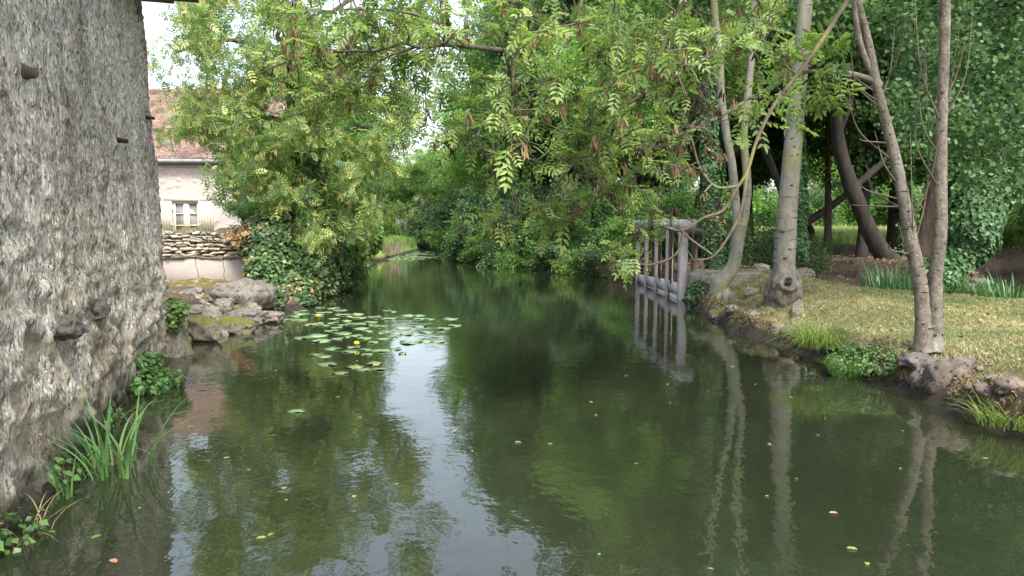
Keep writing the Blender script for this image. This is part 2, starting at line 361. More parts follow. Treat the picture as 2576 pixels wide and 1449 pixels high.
def mat_water():
    m, nt, p, o = newmat('river_water')
    v = N(nt, 'ShaderNodeNewGeometry').outputs['Position']
    c = ramp(nt, noise(nt, .35, 4, .6, vec=v), [(.35, (.016, .021, .011)), (.65, (.023, .028, .015))])
    nt.links.new(c, p.inputs['Base Color'])
    p.inputs['Roughness'].default_value = .015; p.inputs['IOR'].default_value = 1.7; p.inputs['Specular IOR Level'].default_value = .5
    a = noise(nt, 4.0, 3, .55, vec=v, stretch=(1, .8, 1)); b = noise(nt, 17, 2, .5, vec=v, stretch=(1, .7, 1))
    msk = ramp(nt, noise(nt, .28, 3, .6, vec=v), [(.36, (.5, .5, .5)), (.62, (1.1, 1.1, 1.1))])
    h = math_(nt, 'MULTIPLY', math_(nt, 'MULTIPLY_ADD', b, .17, a), msk)
    bump(nt, p, h, .14, .03); return m
M['water'] = mat_water()
def mat_pad():
    m, nt, p, o = newmat('lily_pad')
    oi = N(nt, 'ShaderNodeObjectInfo')
    c = ramp(nt, oi.outputs['Random'], [(0, (.11, .21, .09)), (.6, (.17, .28, .12)), (.93, (.21, .32, .15)), (1, (.38, .36, .10))])
    c = mixc(nt, ramp(nt, noise(nt, 12, 4), [(.58, (0, 0, 0)), (.68, (.6, .6, .6))]), c, (.30, .28, .08))
    nt.links.new(c, p.inputs['Base Color']); p.inputs['Roughness'].default_value = .35; p.inputs['Specular IOR Level'].default_value = .7
    bump(nt, p, noise(nt, 9, 3), .4, .02); return m
M['pad'] = mat_pad()

# ------------------------------------------------------------------ tagging
def tag(o, label=None, cat=None, group=None, kind=None):
    if label: o['label'] = label
    if cat: o['category'] = cat
    if group: o['group'] = group
    if kind: o['kind'] = kind
    return o
def thing(name, loc, label, cat, group=None):
    o = bpy.data.objects.new(name, None); o.location = tuple(loc); COL.objects.link(o); o.empty_display_size = .2
    return tag(o, label, cat, group)
def copy_tree(o, loc, rz, sc, label=None, group=None):
    c = o.copy(); COL.objects.link(c); c.location = tuple(loc); c.rotation_euler = (0, 0, rz); c.scale = (sc,)*3 if np.isscalar(sc) else tuple(sc)
    if label: c['label'] = label
    if group: c['group'] = group
    for ch in KIDS[o.name]:
        d = ch.copy(); COL.objects.link(d); d.parent = c
        for gch in KIDS.get(ch.name, []):
            e = gch.copy(); COL.objects.link(e); e.parent = d
    return c
KIDS = {}
class Th:
    """thing with parts given in world coordinates; parts are stored relative to its base"""
    def __init__(s, name, loc, label, cat, group=None):
        s.loc = np.array(loc, float); s.o = thing(name, loc, label, cat, group); KIDS[s.o.name] = []
    def part(s, geo, name, mat, smooth=False, label=None, parent=None, kind=None):
        o = geo.build(name, mat, parent or s.o, smooth, s.loc)
        if parent is None: KIDS[s.o.name].append(o)
        else: KIDS.setdefault(parent.name, []).append(o)
        if label: o['label'] = label
        if kind: o['kind'] = kind
        return o

# ------------------------------------------------------------------ terrain + water
RB = [(9, -8), (7.2, -2), (5.6, 2.2), (4.7, 4.4)]+[tuple(gnd(x, y)[:2]) for x, y in
      [(2600, 1112), (2480, 1066), (2390, 1020), (2290, 985), (2200, 958), (2100, 925), (2010, 882), (1930, 852), (1850, 832), (1790, 802), (1745, 768), (1735, 757)]]
RB += [(4.12, 18.2), (4.05, 24.2), tuple(gnd(1540, 699)[:2]), tuple(gnd(1450, 688)[:2]), tuple(gnd(1330, 672)[:2]), tuple(gnd(1240, 657)[:2]), tuple(gnd(1160, 644)[:2]), tuple(gnd(1120, 634)[:2]), (-6.3, 66), (-14, 85)]
LB = [(-4.5, -8), (-3.3, 2)]+[tuple(gnd(x, y)[:2]) for x, y in
      [(-60, 1400), (200, 1100), (340, 950), (436, 892)]]+[(-6.5, 15.2), (-7.0, 16.9), (-6.2, 16.95), (-5.3, 16.8)]+[tuple(gnd(x, y)[:2]) for x, y in [(755, 782), (800, 747), (840, 717), (900, 684), (945, 658), (1010, 640), (1050, 631)]]+[(-9.5, 66), (-18, 85)]
RIVER = np.array(RB+LB[::-1])
POND = np.array([(14, 12.2), (10.5, 13.4), (8.6, 14.9), (8.0, 16.5), (8.3, 18.5), (9.2, 20.3), (10.6, 21.0), (11.8, 20.6), (13.0, 21.5), (14.5, 23.5), (17, 27), (22, 31), (34, 34), (34, 10)])
def sdist(P, poly):
    """signed distance to polygon, positive outside"""
    x, y = P[:, 0], P[:, 1]; d = np.full(len(P), 1e9); ins = np.zeros(len(P), bool)
    for i in range(len(poly)):
        a = poly[i]; b = poly[(i+1) % len(poly)]; e = b-a; w = P-a
        t = np.clip((w@e)/(e@e), 0, 1); q = w-t[:, None]*e; d = np.minimum(d, (q**2).sum(1))
        c = ((a[1] <= y) & (b[1] > y)) | ((b[1] <= y) & (a[1] > y))
        if abs(e[1]) > 1e-9: ins ^= c & (x < a[0]+(y-a[1])*e[0]/e[1])
    d = np.sqrt(d); return np.where(ins, -d, d)
def height(P):
    P = np.asarray(P, float)
    wob = np.stack([fbm(np.c_[P*1.6, np.zeros(len(P))], 3, 3), fbm(np.c_[P*1.6, np.ones(len(P))*9], 5, 3)], 1)*.08
    dr = sdist(P+wob, RIVER); dp = sdist(P+wob, POND)
    right = P[:, 0] > (4-.33*np.clip(P[:, 1]-22, 0, 60)); 
    y = P[:, 1]
    hr = .40+.30*sstep(9.5, 13.5, y)*(1-.62*sstep(5.6, 7.4, P[:, 0])*(1-sstep(20, 24, y)))+.08*sstep(22, 45, y); fs = np.where(right, .72-.42*sstep(9.5, 11.5, y)*(1-sstep(18, 22, y)), .72)
    hl = .35+.3*sstep(20, 30, y)
    hb = np.where(right, hr, hl)
    d = np.minimum(dr, dp)
    z = -.7+(.7+.02)*sstep(-.9, .0, d)+(hb*fs)*sstep(-.02, .15, d)+(hb*(1-fs))*sstep(.1, 1.7, d)
    z = z+np.where(d > 0, .045*fbm(np.c_[P*1.1, np.zeros(len(P))], 8, 4), 0)+np.where((d > -.05) & (d < .7), .09*fbm(np.c_[P*4, np.zeros(len(P))], 12, 4)+.05*fbm(np.c_[P*13, np.zeros(len(P))], 13, 2), 0)
    z = z+.6*sstep(60, 110, y)
    return z, dr, dp
def hz(x, y): return float(height(np.array([[x, y]]))[0][0])
def terrain():
    def axis(lo, hi, c, s, n):
        a = math.asinh((lo-c)/s); b = math.asinh((hi-c)/s); return c+s*np.sinh(np.linspace(a, b, n))
    X = axis(-120, 140, 4.5, 5.0, 430); Y = axis(-14, 260, 10.5, 6.0, 470)
    xx, yy = np.meshgrid(X, Y); P = np.c_[xx.ravel(), yy.ravel()]
    z, dr, dp = height(P)
    lawn = (P[:, 0] > 2) & (P[:, 1] < 17.2+.9*fbm(np.c_[P*.5, np.zeros(len(P))], 44, 3)) & (dr > .25)
    lawnf = np.where(lawn, .5, 0.0); lawnf = np.where((P[:, 0] > 2) & (P[:, 1] > 40), 1.0, lawnf)
    lawnf = np.where((P[:, 0] < -6.4) & (P[:, 1] > 30) & (P[:, 1] < 62), .95, lawnf)
    g = Geo(); nx = len(X); ny = len(Y)
    i, j = np.meshgrid(np.arange(ny-1), np.arange(nx-1), indexing='ij'); a = (i*nx+j).ravel()
    g.add(np.c_[P, z], np.stack([a, a+1, a+nx+1, a+nx], 1), lawnf)
    tag(g.build('ground', M['ground'], smooth=True), kind='structure')
    g = Geo(); w = [(-40, -14, 0), (60, -14, 0), (60, 120, 0), (-40, 120, 0)]
    g.add(w, [[0, 1, 2, 3]]); tag(g.build('water', M['water']), kind='structure')
terrain()

# ------------------------------------------------------------------ the mill wall (left)
W0 = gnd(0, 1385)[:2]; W1 = gnd(436, 892)[:2]
wd = (W1-W0)/np.linalg.norm(W1-W0); wn = np.array([wd[1], -wd[0]])
WS = W0-wd*4.2
WTOP = at(345, -6, W1[1])[2]
print('wall', W0, W1, 'top', WTOP)
def wallhit(x, y):
    d = ray(x, y); o = np.array([0, 0, H]); n = np.array([wn[0], wn[1], .057]); n0 = np.array([W0[0], W0[1], 0])
    t = ((n0-o)@n)/(d@n); return o+d*t
def mill():
    T = Th('stone_mill', (W1[0], W1[1], 0), 'tall grey roughcast stone mill wall rising straight from the water at the left', 'building')
    L = np.linalg.norm(W1-WS); s = np.concatenate([np.arange(0, L-6, .015), np.arange(L-6, L+.001, .022), L+np.arange(1, 26)*.1]); zz = np.arange(-.4, WTOP+.001, .019)
    ss, z2 = np.meshgrid(s, zz); sh = ss.shape; ss = ss.ravel(); z2 = z2.ravel()
    c = np.clip(ss, 0, L); e = np.clip(ss-L, 0, 9)
    base = WS+c[:, None]*wd; back = np.array([-1.0, -.05])
    base = base+e[:, None]*back
    k = sstep(L-.12, L+.12, ss)[:, None]; nn = nrm((1-k)*wn+k*np.array([0, 1.0]))
    P3 = np.c_[base, z2]
    q = np.c_[ss, z2]
    slant = ss+.22*z2
    d = .045*fbm(np.c_[ss*.9, z2*.9, z2*0], 2, 3)
    d += .026*fbm(np.c_[slant*14, z2*4.2, z2*0], 21, 3, .6)
    m = vn(np.c_[slant*22, z2*6, z2*0+3], 31); d += .030*np.clip(m-.1, 0, 1)
    rg1 = 1-np.abs(vn(np.c_[slant*30, z2*7, z2*0+9], 71)); d += .016*(rg1**3)-.010*np.abs(vn(np.c_[slant*38, z2*16, z2*0], 73))
    m2 = vn(np.c_[slant*9, z2*4, z2*0+7], 35); d -= .045*np.clip(m2-.45, 0, 1)
    m3 = vn(np.c_[ss*5.5, z2*7.5, z2*0+7], 39); d += (.038*np.clip(m3, -.3, 1))*(1-sstep(.9, 2.4, z2))
    d += .025*fbm(np.c_[ss*7, z2*9, z2*0], 51, 3)*(1-sstep(.9, 2.6, z2))
    d += -.10*(1-sstep(0, .7, z2))*(.6+.7*vn(np.c_[ss*1.3, z2*2, z2*0], 61))
    d -= .057*np.clip(z2, 0, 9)
    P3[:, :2] += nn*d[:, None]
    g = Geo(); ny, nx = sh; i, j = np.meshgrid(np.arange(ny-1), np.arange(nx-1), indexing='ij'); a = (i*nx+j).ravel()
    g.add(P3, np.stack([a, a+1, a+nx+1, a+nx], 1), .5)
    b0 = WS+e.max()*back; g.add([(WS[0], WS[1], -.5), (WS[0]-4, WS[1], -.5), (WS[0]-4, WS[1], WTOP), (WS[0]-.35, WS[1], WTOP)], [[0, 1, 2, 3]], .5)
    T.part(g, 'wall', M['mill'], True)
    g = Geo()   # tiled eave
    ctr = (WS+W1)/2; ang = math.atan2(wd[1], wd[0])
    box(g, (ctr[0]-wn[0]*1.0+wd[0]*.12, ctr[1]-wn[1]*1.0+wd[1]*.12, WTOP+.10), (L+.4, 2.9, .09), rotz(ang))
    box(g, (ctr[0]-wn[0]*.1+wd[0]*.1, ctr[1]-wn[1]*.1+wd[1]*.1, WTOP+.02), (L+.2, .5, .07), rotz(ang))
    T.part(g, 'eave', M['bark_brown'])
    # iron pins, beam stub, projecting stones
    for (x, y, w, h, mt, nm) in [(44, 178, .42, .13, 'bark_brown', 'beam_stub'), (293, 352, .16, .06, 'iron', 'iron_hook'), (366, 295, .16, .05, 'iron', 'iron_hook')]:
        p = wallhit(x, y); g = Geo(); L_ = np.linspace(0, 1, 6)
        tube(g, p+np.outer(L_*(w if nm != 'beam_stub' else .17)-.05, [wn[0]*.8+.25, wn[1]*.8-.15, -.12]), np.linspace(h*.5, h*.32, 6)+.004, 8, None, .6 if nm == 'beam_stub' else .05)
        T.part(g, nm, M[mt])
    global MT; MT = T
mill()
# ------------------------------------------------------------------ rocks
def ico(sub=3):
    import bmesh
    bm = bmesh.new(); bmesh.ops.create_icosphere(bm, subdivisions=sub, radius=1)
    v = np.array([q.co[:] for q in bm.verts]); f = np.array([[w.index for w in q.verts] for q in bm.faces]); bm.free(); return v, f
IV, IF = ico(4); IV3, IF3 = ico(3)
def rockgeo(c, size, seed, rz=0, rough=.3, sub=4, tilt=0):
    V, Fc = (IV, IF) if sub == 4 else (IV3, IF3)
    v = V.copy(); v = np.sign(v)*np.abs(v)**.75
    r = 1+rough*fbm(V*1.3+seed*7.7, seed, 5, .5)
    v0 = V.copy()
    # facet: clamp by random planes
    rg = np.random.default_rng(seed)
    v = v*r[:, None]
    for k in range(9):
        n = nrm(rg.normal(size=3)); off = .72+.25*rg.random(); d = v@n-off; v = v-np.clip(d, 0, 9)[:, None]*n*.85
    v = v*(1+.10*fbm(v0*4+seed, seed+5, 4, .6)-.10*np.clip(vn(v0*5+seed, seed+9)-.3, 0, 1))[:, None]
    v = v*np.array(size)/2
    if tilt: v = v@np.array(Matrix.Rotation(tilt, 3, 'Y')).T
    v = v@rotz(rz).T
    g = Geo(); g.add(v+np.array(c), Fc, .5); return g
RK = [0]
def rock(x, yb, w, h, z0, label, mt='rock_pale', group=None, dep=None, rough=.3, name='rock', D=None, tilt=0, rz=None):
    p = gnd(x, yb, z0) if D is None else at(x, yb, D)
    if D is None: D = p[1]
    k = mpp(D); RK[0] += 1; W = w*k*1.12; Hh = h*k*1.25; Dp = dep or W*.75
    c = (p[0], p[1]+Dp*.12, p[2]+Hh*.40)
    g = rockgeo(c, (W*1.05, Dp, Hh*1.15), RK[0], RK[0]*.7 % .6-.3 if rz is None else rz, rough, tilt=tilt)
    o = g.build(name, M[mt], None, True, c); return tag(o, label, 'rock', group)
# protruding wall stones
for i, (x, y, w) in enumerate([(232, 778, .24), (150, 822, .26)]):
    p = wallhit(x, y); g = rockgeo(p+np.array([wn[0]*.03, wn[1]*.03, 0]), (w, w*.9, w*.75), 90+i, .4, .5)
    MT.part(g, 'projecting_stone', M['rock_grey'], True)
GL = 'boulders piled at the mill corner'
rock(511, 860, 84, 52, 0, 'round dark mossy boulder, nearest the water in the pile by the mill corner', 'rock_moss', GL)
rock(532, 822, 50, 44, .12, 'blocky lichen-white boulder on top of the round mossy one', 'rock_pale', GL)
rock(592, 838, 92, 34, 0, 'long green mossy boulder reaching right into the water', 'rock_moss', GL, tilt=.15)
rock(610, 814, 92, 32, .02, 'broad flat boulder with a mossy dark side behind the long mossy one', 'rock_grey', GL)
rock(563, 790, 42, 36, .16, 'small upright tan boulder standing in the middle of the rock pile', 'rock_pale', GL)
rock(665, 812, 80, 26, 0, 'smooth grey slab at the right end of the rock pile by the lily pads', 'rock_grey', GL)
rock(508, 794, 64, 24, .12, 'flat pale slab left of the upright tan boulder', 'rock_pale', GL)
rock(636, 796, 36, 26, .1, 'pointed small pale stone above the grey slab', 'rock_pale', GL)
rock(466, 842, 44, 26, 0, 'low mossy stone beside the leafy plant at the mill corner', 'rock_moss', GL)
rock(600, 788, 40, 14, .14, 'thin flat stone under the big slab boulder', 'rock_moss', GL)
rock(462, 866, 40, 18, -.03, 'dark wet stone left of the round mossy boulder', 'rock_moss', GL)
rock(612, 776, 140, 56, .08, 'huge flat-faced grey boulder under the mossy ledge', 'rock_grey', GL, dep=1.1, rough=.18)
# mossy pier at foot of the mill corner
pp = gnd(400, 905); g = rockgeo((pp[0]-.02, pp[1]+.35, .16), (.5, .8, .85), 71, 0, .45)
tag(g.build('mossy_stone_pier', M['rock_moss'], None, True, (pp[0], pp[1], 0)), 'dark mossy stump of masonry at the foot of the mill corner', 'masonry')

# ------------------------------------------------------------------ cottage
def cottage():
    D = 28.0; k = mpp(D)
    def X(x): return (x-1288)/F*D
    def Z(y): return at(1288, y, D)[2]
    x0, x1 = X(-80), X(700); ze = Z(404); zr = at(1288, 232, D+3.6)[2]
    T = Th('cottage', ((x0+x1)/2, D+3, .5), 'pale rendered cottage with red-brown tiled roof behind the garden wall', 'house')
    wx0, wx1, wz0, wz1 = X(440), X(503), Z(600), Z(508)
    g = Geo()
    gx = np.sort(np.r_[np.arange(x0, x1, .05), wx0, wx1, x1]); gz = np.sort(np.r_[np.arange(.1, ze, .05), wz0, wz1, ze])
    xx, zz = np.meshgrid(gx, gz); nx = len(gx); q = np.c_[xx.ravel(), xx.ravel()*0, zz.ravel()]
    lump = np.clip(fbm(q*np.array([3.2, 1, 6.5]), 41, 3)-.25, 0, .6)*.09+.008*fbm(q*12, 42, 2)
    near = (q[:, 0] > wx0-.16) & (q[:, 0] < wx1+.16) & (q[:, 2] > wz0) & (q[:, 2] < wz1+.25)
    lump = np.where(near, 0, lump); q[:, 1] = D-lump
    i, j = np.meshgrid(np.arange(len(gz)-1), np.arange(nx-1), indexing='ij'); i = i.ravel(); j = j.ravel()
    cxx = (gx[j]+gx[j+1])/2; czz = (gz[i]+gz[i+1])/2; kk = ~((cxx > wx0) & (cxx < wx1) & (czz > wz0) & (czz < wz1)); a = (i*nx+j)[kk]
    g.add(q, np.stack([a, a+1, a+nx+1, a+nx], 1), .5)
    for (a, b, c, d) in ((wx0, wx0, wz0, wz1), (wx1, wx1, wz0, wz1), (wx0, wx1, wz1, wz1), (wx0, wx1, wz0, wz0)): g.add([(a, D, c), (a, D+.25, c), (b, D+.25, d), (b, D, d)] , [[0, 1, 2, 3]], .5)
    box(g, ((x0+x1)/2, D+7.0, ze/2), (x1-x0, .4, ze), None, .5)
    for xx in (x0+.2, x1-.2): box(g, (xx, D+3.6, ze/2), (.4, 6.4, ze), None, .5)
    g.add([(x1-.3, D, ze), (x1-.3, D+7.2, ze), (x1-.3, D+3.6, zr-.1), (x1-.05, D, ze), (x1-.05, D+7.2, ze), (x1-.05, D+3.6, zr-.1)], [[0, 1, 2], [3, 5, 4]], .5)
    T.part(g, 'wall', M['plaster'], False)
    g = Geo()  # plain-tile roof, every tile a lapped slab
    rs = math.hypot(3.6+.25, zr-ze); nrow = int(rs/.105); ncol = int((x1-x0+.3)/.17)
    for side in (0, 1):
        up = nrm(np.array([0, 3.85 if side == 0 else -3.85, zr-ze])); n = nrm(np.array([0, -up[2], abs(up[1])])) if side == 0 else nrm(np.array([0, up[2], abs(up[1])]))
        o = np.array([x0-.1, D-.3 if side == 0 else D+7.5, ze+.02])
        r, c = np.meshgrid(np.arange(nrow), np.arange(ncol), indexing='ij'); r = r.ravel(); c = c.ravel(); m = len(r)
        jx = RNG.normal(0, .006, m); lift = .034+np.abs(RNG.normal(0, .012, m)); sag = .03*fbm(np.c_[c*.12, r*.1, r*0], 4, 3)
        b = o+np.outer(c*.17+(r % 2)*.085+jx, [1, 0, 0])+np.outer(r*(rs/nrow), up)+np.outer(sag, n)
        q = np.stack([b+np.outer(lift+.012, n), b+[.16, 0, 0]+np.outer(lift+.012, n), b+[.16, 0, 0]+np.outer(np.full(m, .16), up)+np.outer(np.full(m, .004), n), b+np.outer(np.full(m, .16), up)+np.outer(np.full(m, .004), n),
                      b-np.outer(np.full(m, .004), n), b+[.16, 0, 0]-np.outer(np.full(m, .004), n)], 1)
        Fc = np.array([[0, 1, 2, 3], [4, 5, 1, 0]]); FF = (Fc[None]+(np.arange(m)*6)[:, None, None]).reshape(-1, 4)
        t = np.clip(.5+.35*RNG.normal(size=m)*.6+.3*fbm(np.c_[c*.15, r*.15, r*0], 9, 3), 0, 1)
        g.add(q.reshape(-1, 3), FF, np.repeat(t, 6))
        e = rs; uu = up*e; g.add([o-n*.02, o+[x1-x0+.4, 0, 0]-n*.02, o+[x1-x0+.4, 0, 0]+uu-n*.02, o+uu-n*.02], [[0, 1, 2, 3]], .1)
    rf = T.part(g, 'roof', M['tile'])
    g = Geo(); tube(g, [(x0-.1, D+3.6, zr+.04), (x1+.15, D+3.6, zr+.04)], .11, 8); T.part(g, 'ridge_cap', M['tile'], parent=rf)
    g = Geo(); p = at(628, 298, D+2.4); box(g, (p[0], D+2.1, ze+(zr-ze)*.63+.08), (.6, .5, .12), np.array(Matrix.Rotation(.7, 3, 'X'))); T.part(g, 'skylight', M['zinc'], parent=rf)
    g = Geo(); tube(g, [(x0, D-.36, ze-.02), (x1+.1, D-.36, ze-.05)], .075, 8); T.part(g, 'gutter', M['zinc'])
    g = Geo(); tube(g, [(x1-.12, D-.34, ze-.08), (x1-.12, D-.1, ze-.3), (x1-.12, D-.1, .4)], .05, 8); T.part(g, 'downpipe', M['zinc'])
    g = Geo(); box(g, (X(471), D-.01, Z(500)), (X(525)-X(418), .1, Z(493)-Z(507))); T.part(g, 'lintel', M['cream'])
    # window
    g = Geo(); y = D+.06
    for a in (wx0+.03, wx1-.03): box(g, (a, y, (wz0+wz1)/2), (.06, .08, wz1-wz0))
    for a in (wz0+.03, wz1-.03): box(g, ((wx0+wx1)/2, y+.003, a), (wx1-wx0-.12, .08, .06))
    box(g, ((wx0+wx1)/2, y-.02, (wz0+wz1)/2), (.11, .06, wz1-wz0-.12))
    for f in (.36, .68):
        for sx in (-1, 1): box(g, ((wx0+wx1)/2+sx*.25, y+.01, wz0+(wz1-wz0)*f), (.36, .04, .035))
    for sx in (-1, 1): 
        for q in (.08, .42): box(g, ((wx0+wx1)/2+sx*(q), y+.006, (wz0+wz1)/2), (.05, .05, wz1-wz0-.14))
    wf = T.part(g, 'window', M['cream'])
    g = Geo(); box(g, ((wx0+wx1)/2, y+.045, (wz0+wz1)/2), (wx1-wx0-.1, .01, wz1-wz0-.1)); T.part(g, 'pane', M['pane'], parent=wf)
    for (a, b) in ((402, 438), (505, 541)):
        g = Geo(); xa, xb = X(a), X(b); n = 5; w = (xb-xa)/n
        for i in range(n): box(g, (xa+(i+.5)*w, D-.04, (Z(582)+Z(507))/2), (w-.012, .05, Z(507)-Z(584)), None, .5)
        box(g, ((xa+xb)/2, D-.005, (Z(582)+Z(507))/2), (xb-xa-.02, .02, Z(507)-Z(584)-.02), None, .5)
        sh = T.part(g, 'shutter', M['cream'])
        for f in (.25, .75):
            g = Geo(); box(g, (xa+.0 if a > 450 else xb, D-.075, Z(584)+(Z(507)-Z(584))*f), (.10, .02, .05)); T.part(g, 'hinge', M['cream'], parent=sh)
cottage()
# ------------------------------------------------------------------ garden wall and ledge
def gardenwall():
    D = 19.0
    def X(x, D=D): return (x-1288)/F*D
    def Z(y, D=D): return at(1288, y, D)[2]
    xa, xb = X(300), X(720); zt, zm, zb = Z(582), Z(646), Z(704)
    T = Th('garden_wall', ((xa+xb)/2, D, zb-.3), 'rubble stone garden wall with pinkish rendered lower half beside the ivy', 'wall')
    g = Geo(); rows = 8; h = (zt-zm)/rows; rg = np.random.default_rng(5)
    for r in range(rows):
        x = xa-rg.random()*.2
        while x < xb:
            w = .12+.36*rg.random()**1.6; hh = h*(.75+.45*rg.random()); an = rg.normal()*.09
            v = IV3.copy(); v = np.sign(v)*np.abs(v)**.42; sd_ = rg.random()*50; v *= (1+.34*fbm(IV3*1.6+sd_, 3, 4))[:, None]
            for _ in range(5):
                n_ = nrm(rg.normal(size=3)*[1, .6, 1]); v = v-np.clip(v@n_-.8, 0, 9)[:, None]*n_*.8
            v = v*np.array([w*.50, .17, hh*.56]); v[:, 2] += v[:, 0]*an; v = v+np.array([x+w/2, D+rg.normal()*.025, zm+(r+.5)*h+rg.normal()*.012+.03*float(vn(np.array([[x*1.5, r*.3, 0]]), 9)[0])])
            g.add(v, IF3, rg.random()); x += w
    T.part(g, 'stone_courses', M['wallstone'], True)
    g = Geo(); box(g, ((xa+xb)/2, D+.13, (zt+zm)/2-.05), (xb-xa, .28, zt-zm-.03)); T.part(g, 'wall_core', M['mortar'])
    g = Geo(); nx = 90; nz = 14
    box(g, ((xa+xb)/2, D+.12, (zm+zb)/2-.2), (xb-xa, .46, zm-zb+.40)); rb = T.part(g, 'rendered_base', M['cement'])
    # moss capping
    g = Geo()
    xs = np.linspace(xa, xb, 160)
    for (zc, yy, a) in ((zt+.0, D+.0, .055), (zm+.0, D-.13, .025)):
        pts = np.c_[xs, yy+.02*vn(np.c_[xs*3, xs*0, xs*0], 4), zc+.03*vn(np.c_[xs*2, xs*0, xs*0], 6)]
        tube(g, pts, a+.03*np.abs(fbm(np.c_[xs*4, xs*0, xs*0], 14, 3)), 8, .5, .5)
    T.part(g, 'moss_capping', M['rock_moss'], True)
    # crack line as thin near-black strip laid on the render
    g = Geo(); ys = np.linspace(zm-.02, zb+.02, 14); cx = X(568)
    for q, s in ((cx, 8), (X(497), 9)):
        pts = np.c_[q+.03*vn(np.c_[ys*9, ys*0, ys*0], s)+(.10*(zm-ys) if s == 9 else 0), ys*0+D-.112, ys]; tube(g, pts, .006, 4)
    T.part(g, 'crack', M['hole'], parent=rb)
    # ledge in front: rough mossy rubble mound
    g = Geo(); nx, ny = 180, 70
    u, v = np.meshgrid(np.linspace(0, 1, nx), np.linspace(0, 1, ny)); u = u.ravel(); v = v.ravel()
    x = X(330)+(X(735, 17.5)-X(330))*u; y = 18.95-2.3*v
    z = np.where(v < .55, zb+.02-.10*v/.55, 0)+np.where(v >= .55, (zb-.08)*(1-sstep(.55, .9, v))-.15*sstep(.8, 1, v), 0)
    P = np.c_[x, y, z]; P[:, 2] += .05*fbm(np.c_[x*4, y*4, z*4], 77, 5, .6); P[:, 1] += .10*fbm(np.c_[x*3, y*2, z*6], 78, 5, .6)*(v > .02)
    a = (np.arange(ny-1)[:, None]*nx+np.arange(nx-1)[None]).ravel(); g.add(P, np.stack([a, a+nx, a+nx+1, a+1], 1), .5)
    o = g.build('mossy_ledge', M['ledge'] if 'ledge' in M else M['rock_pink'], None, True, (x.mean(), y.mean(), 0))
    tag(o, 'low ledge of mossy rubble along the foot of the garden wall', 'ledge')
    rg = np.random.default_rng(15)
    # stones set in the ledge face
    for i in range(26):
        xx = 425+rg.random()*120; yy = 735+rg.random()*38; w = 14+rg.random()*22; Dd = 16.9+.2*rg.random()
        rock(xx, yy, w, w*.55, 0, 'small pale rubble stone set in the face of the mossy ledge', ['rock_pale', 'rock_grey', 'rock_moss'][i % 3], 'rubble stones in the ledge face', D=Dd, name='rubble_stone')
M['ledge'] = rockmat('mossy_earth_ledge', (.17, .13, .09), (.42, .34, .24), (.15, .13, .03), .47, 6, .35)
gardenwall()

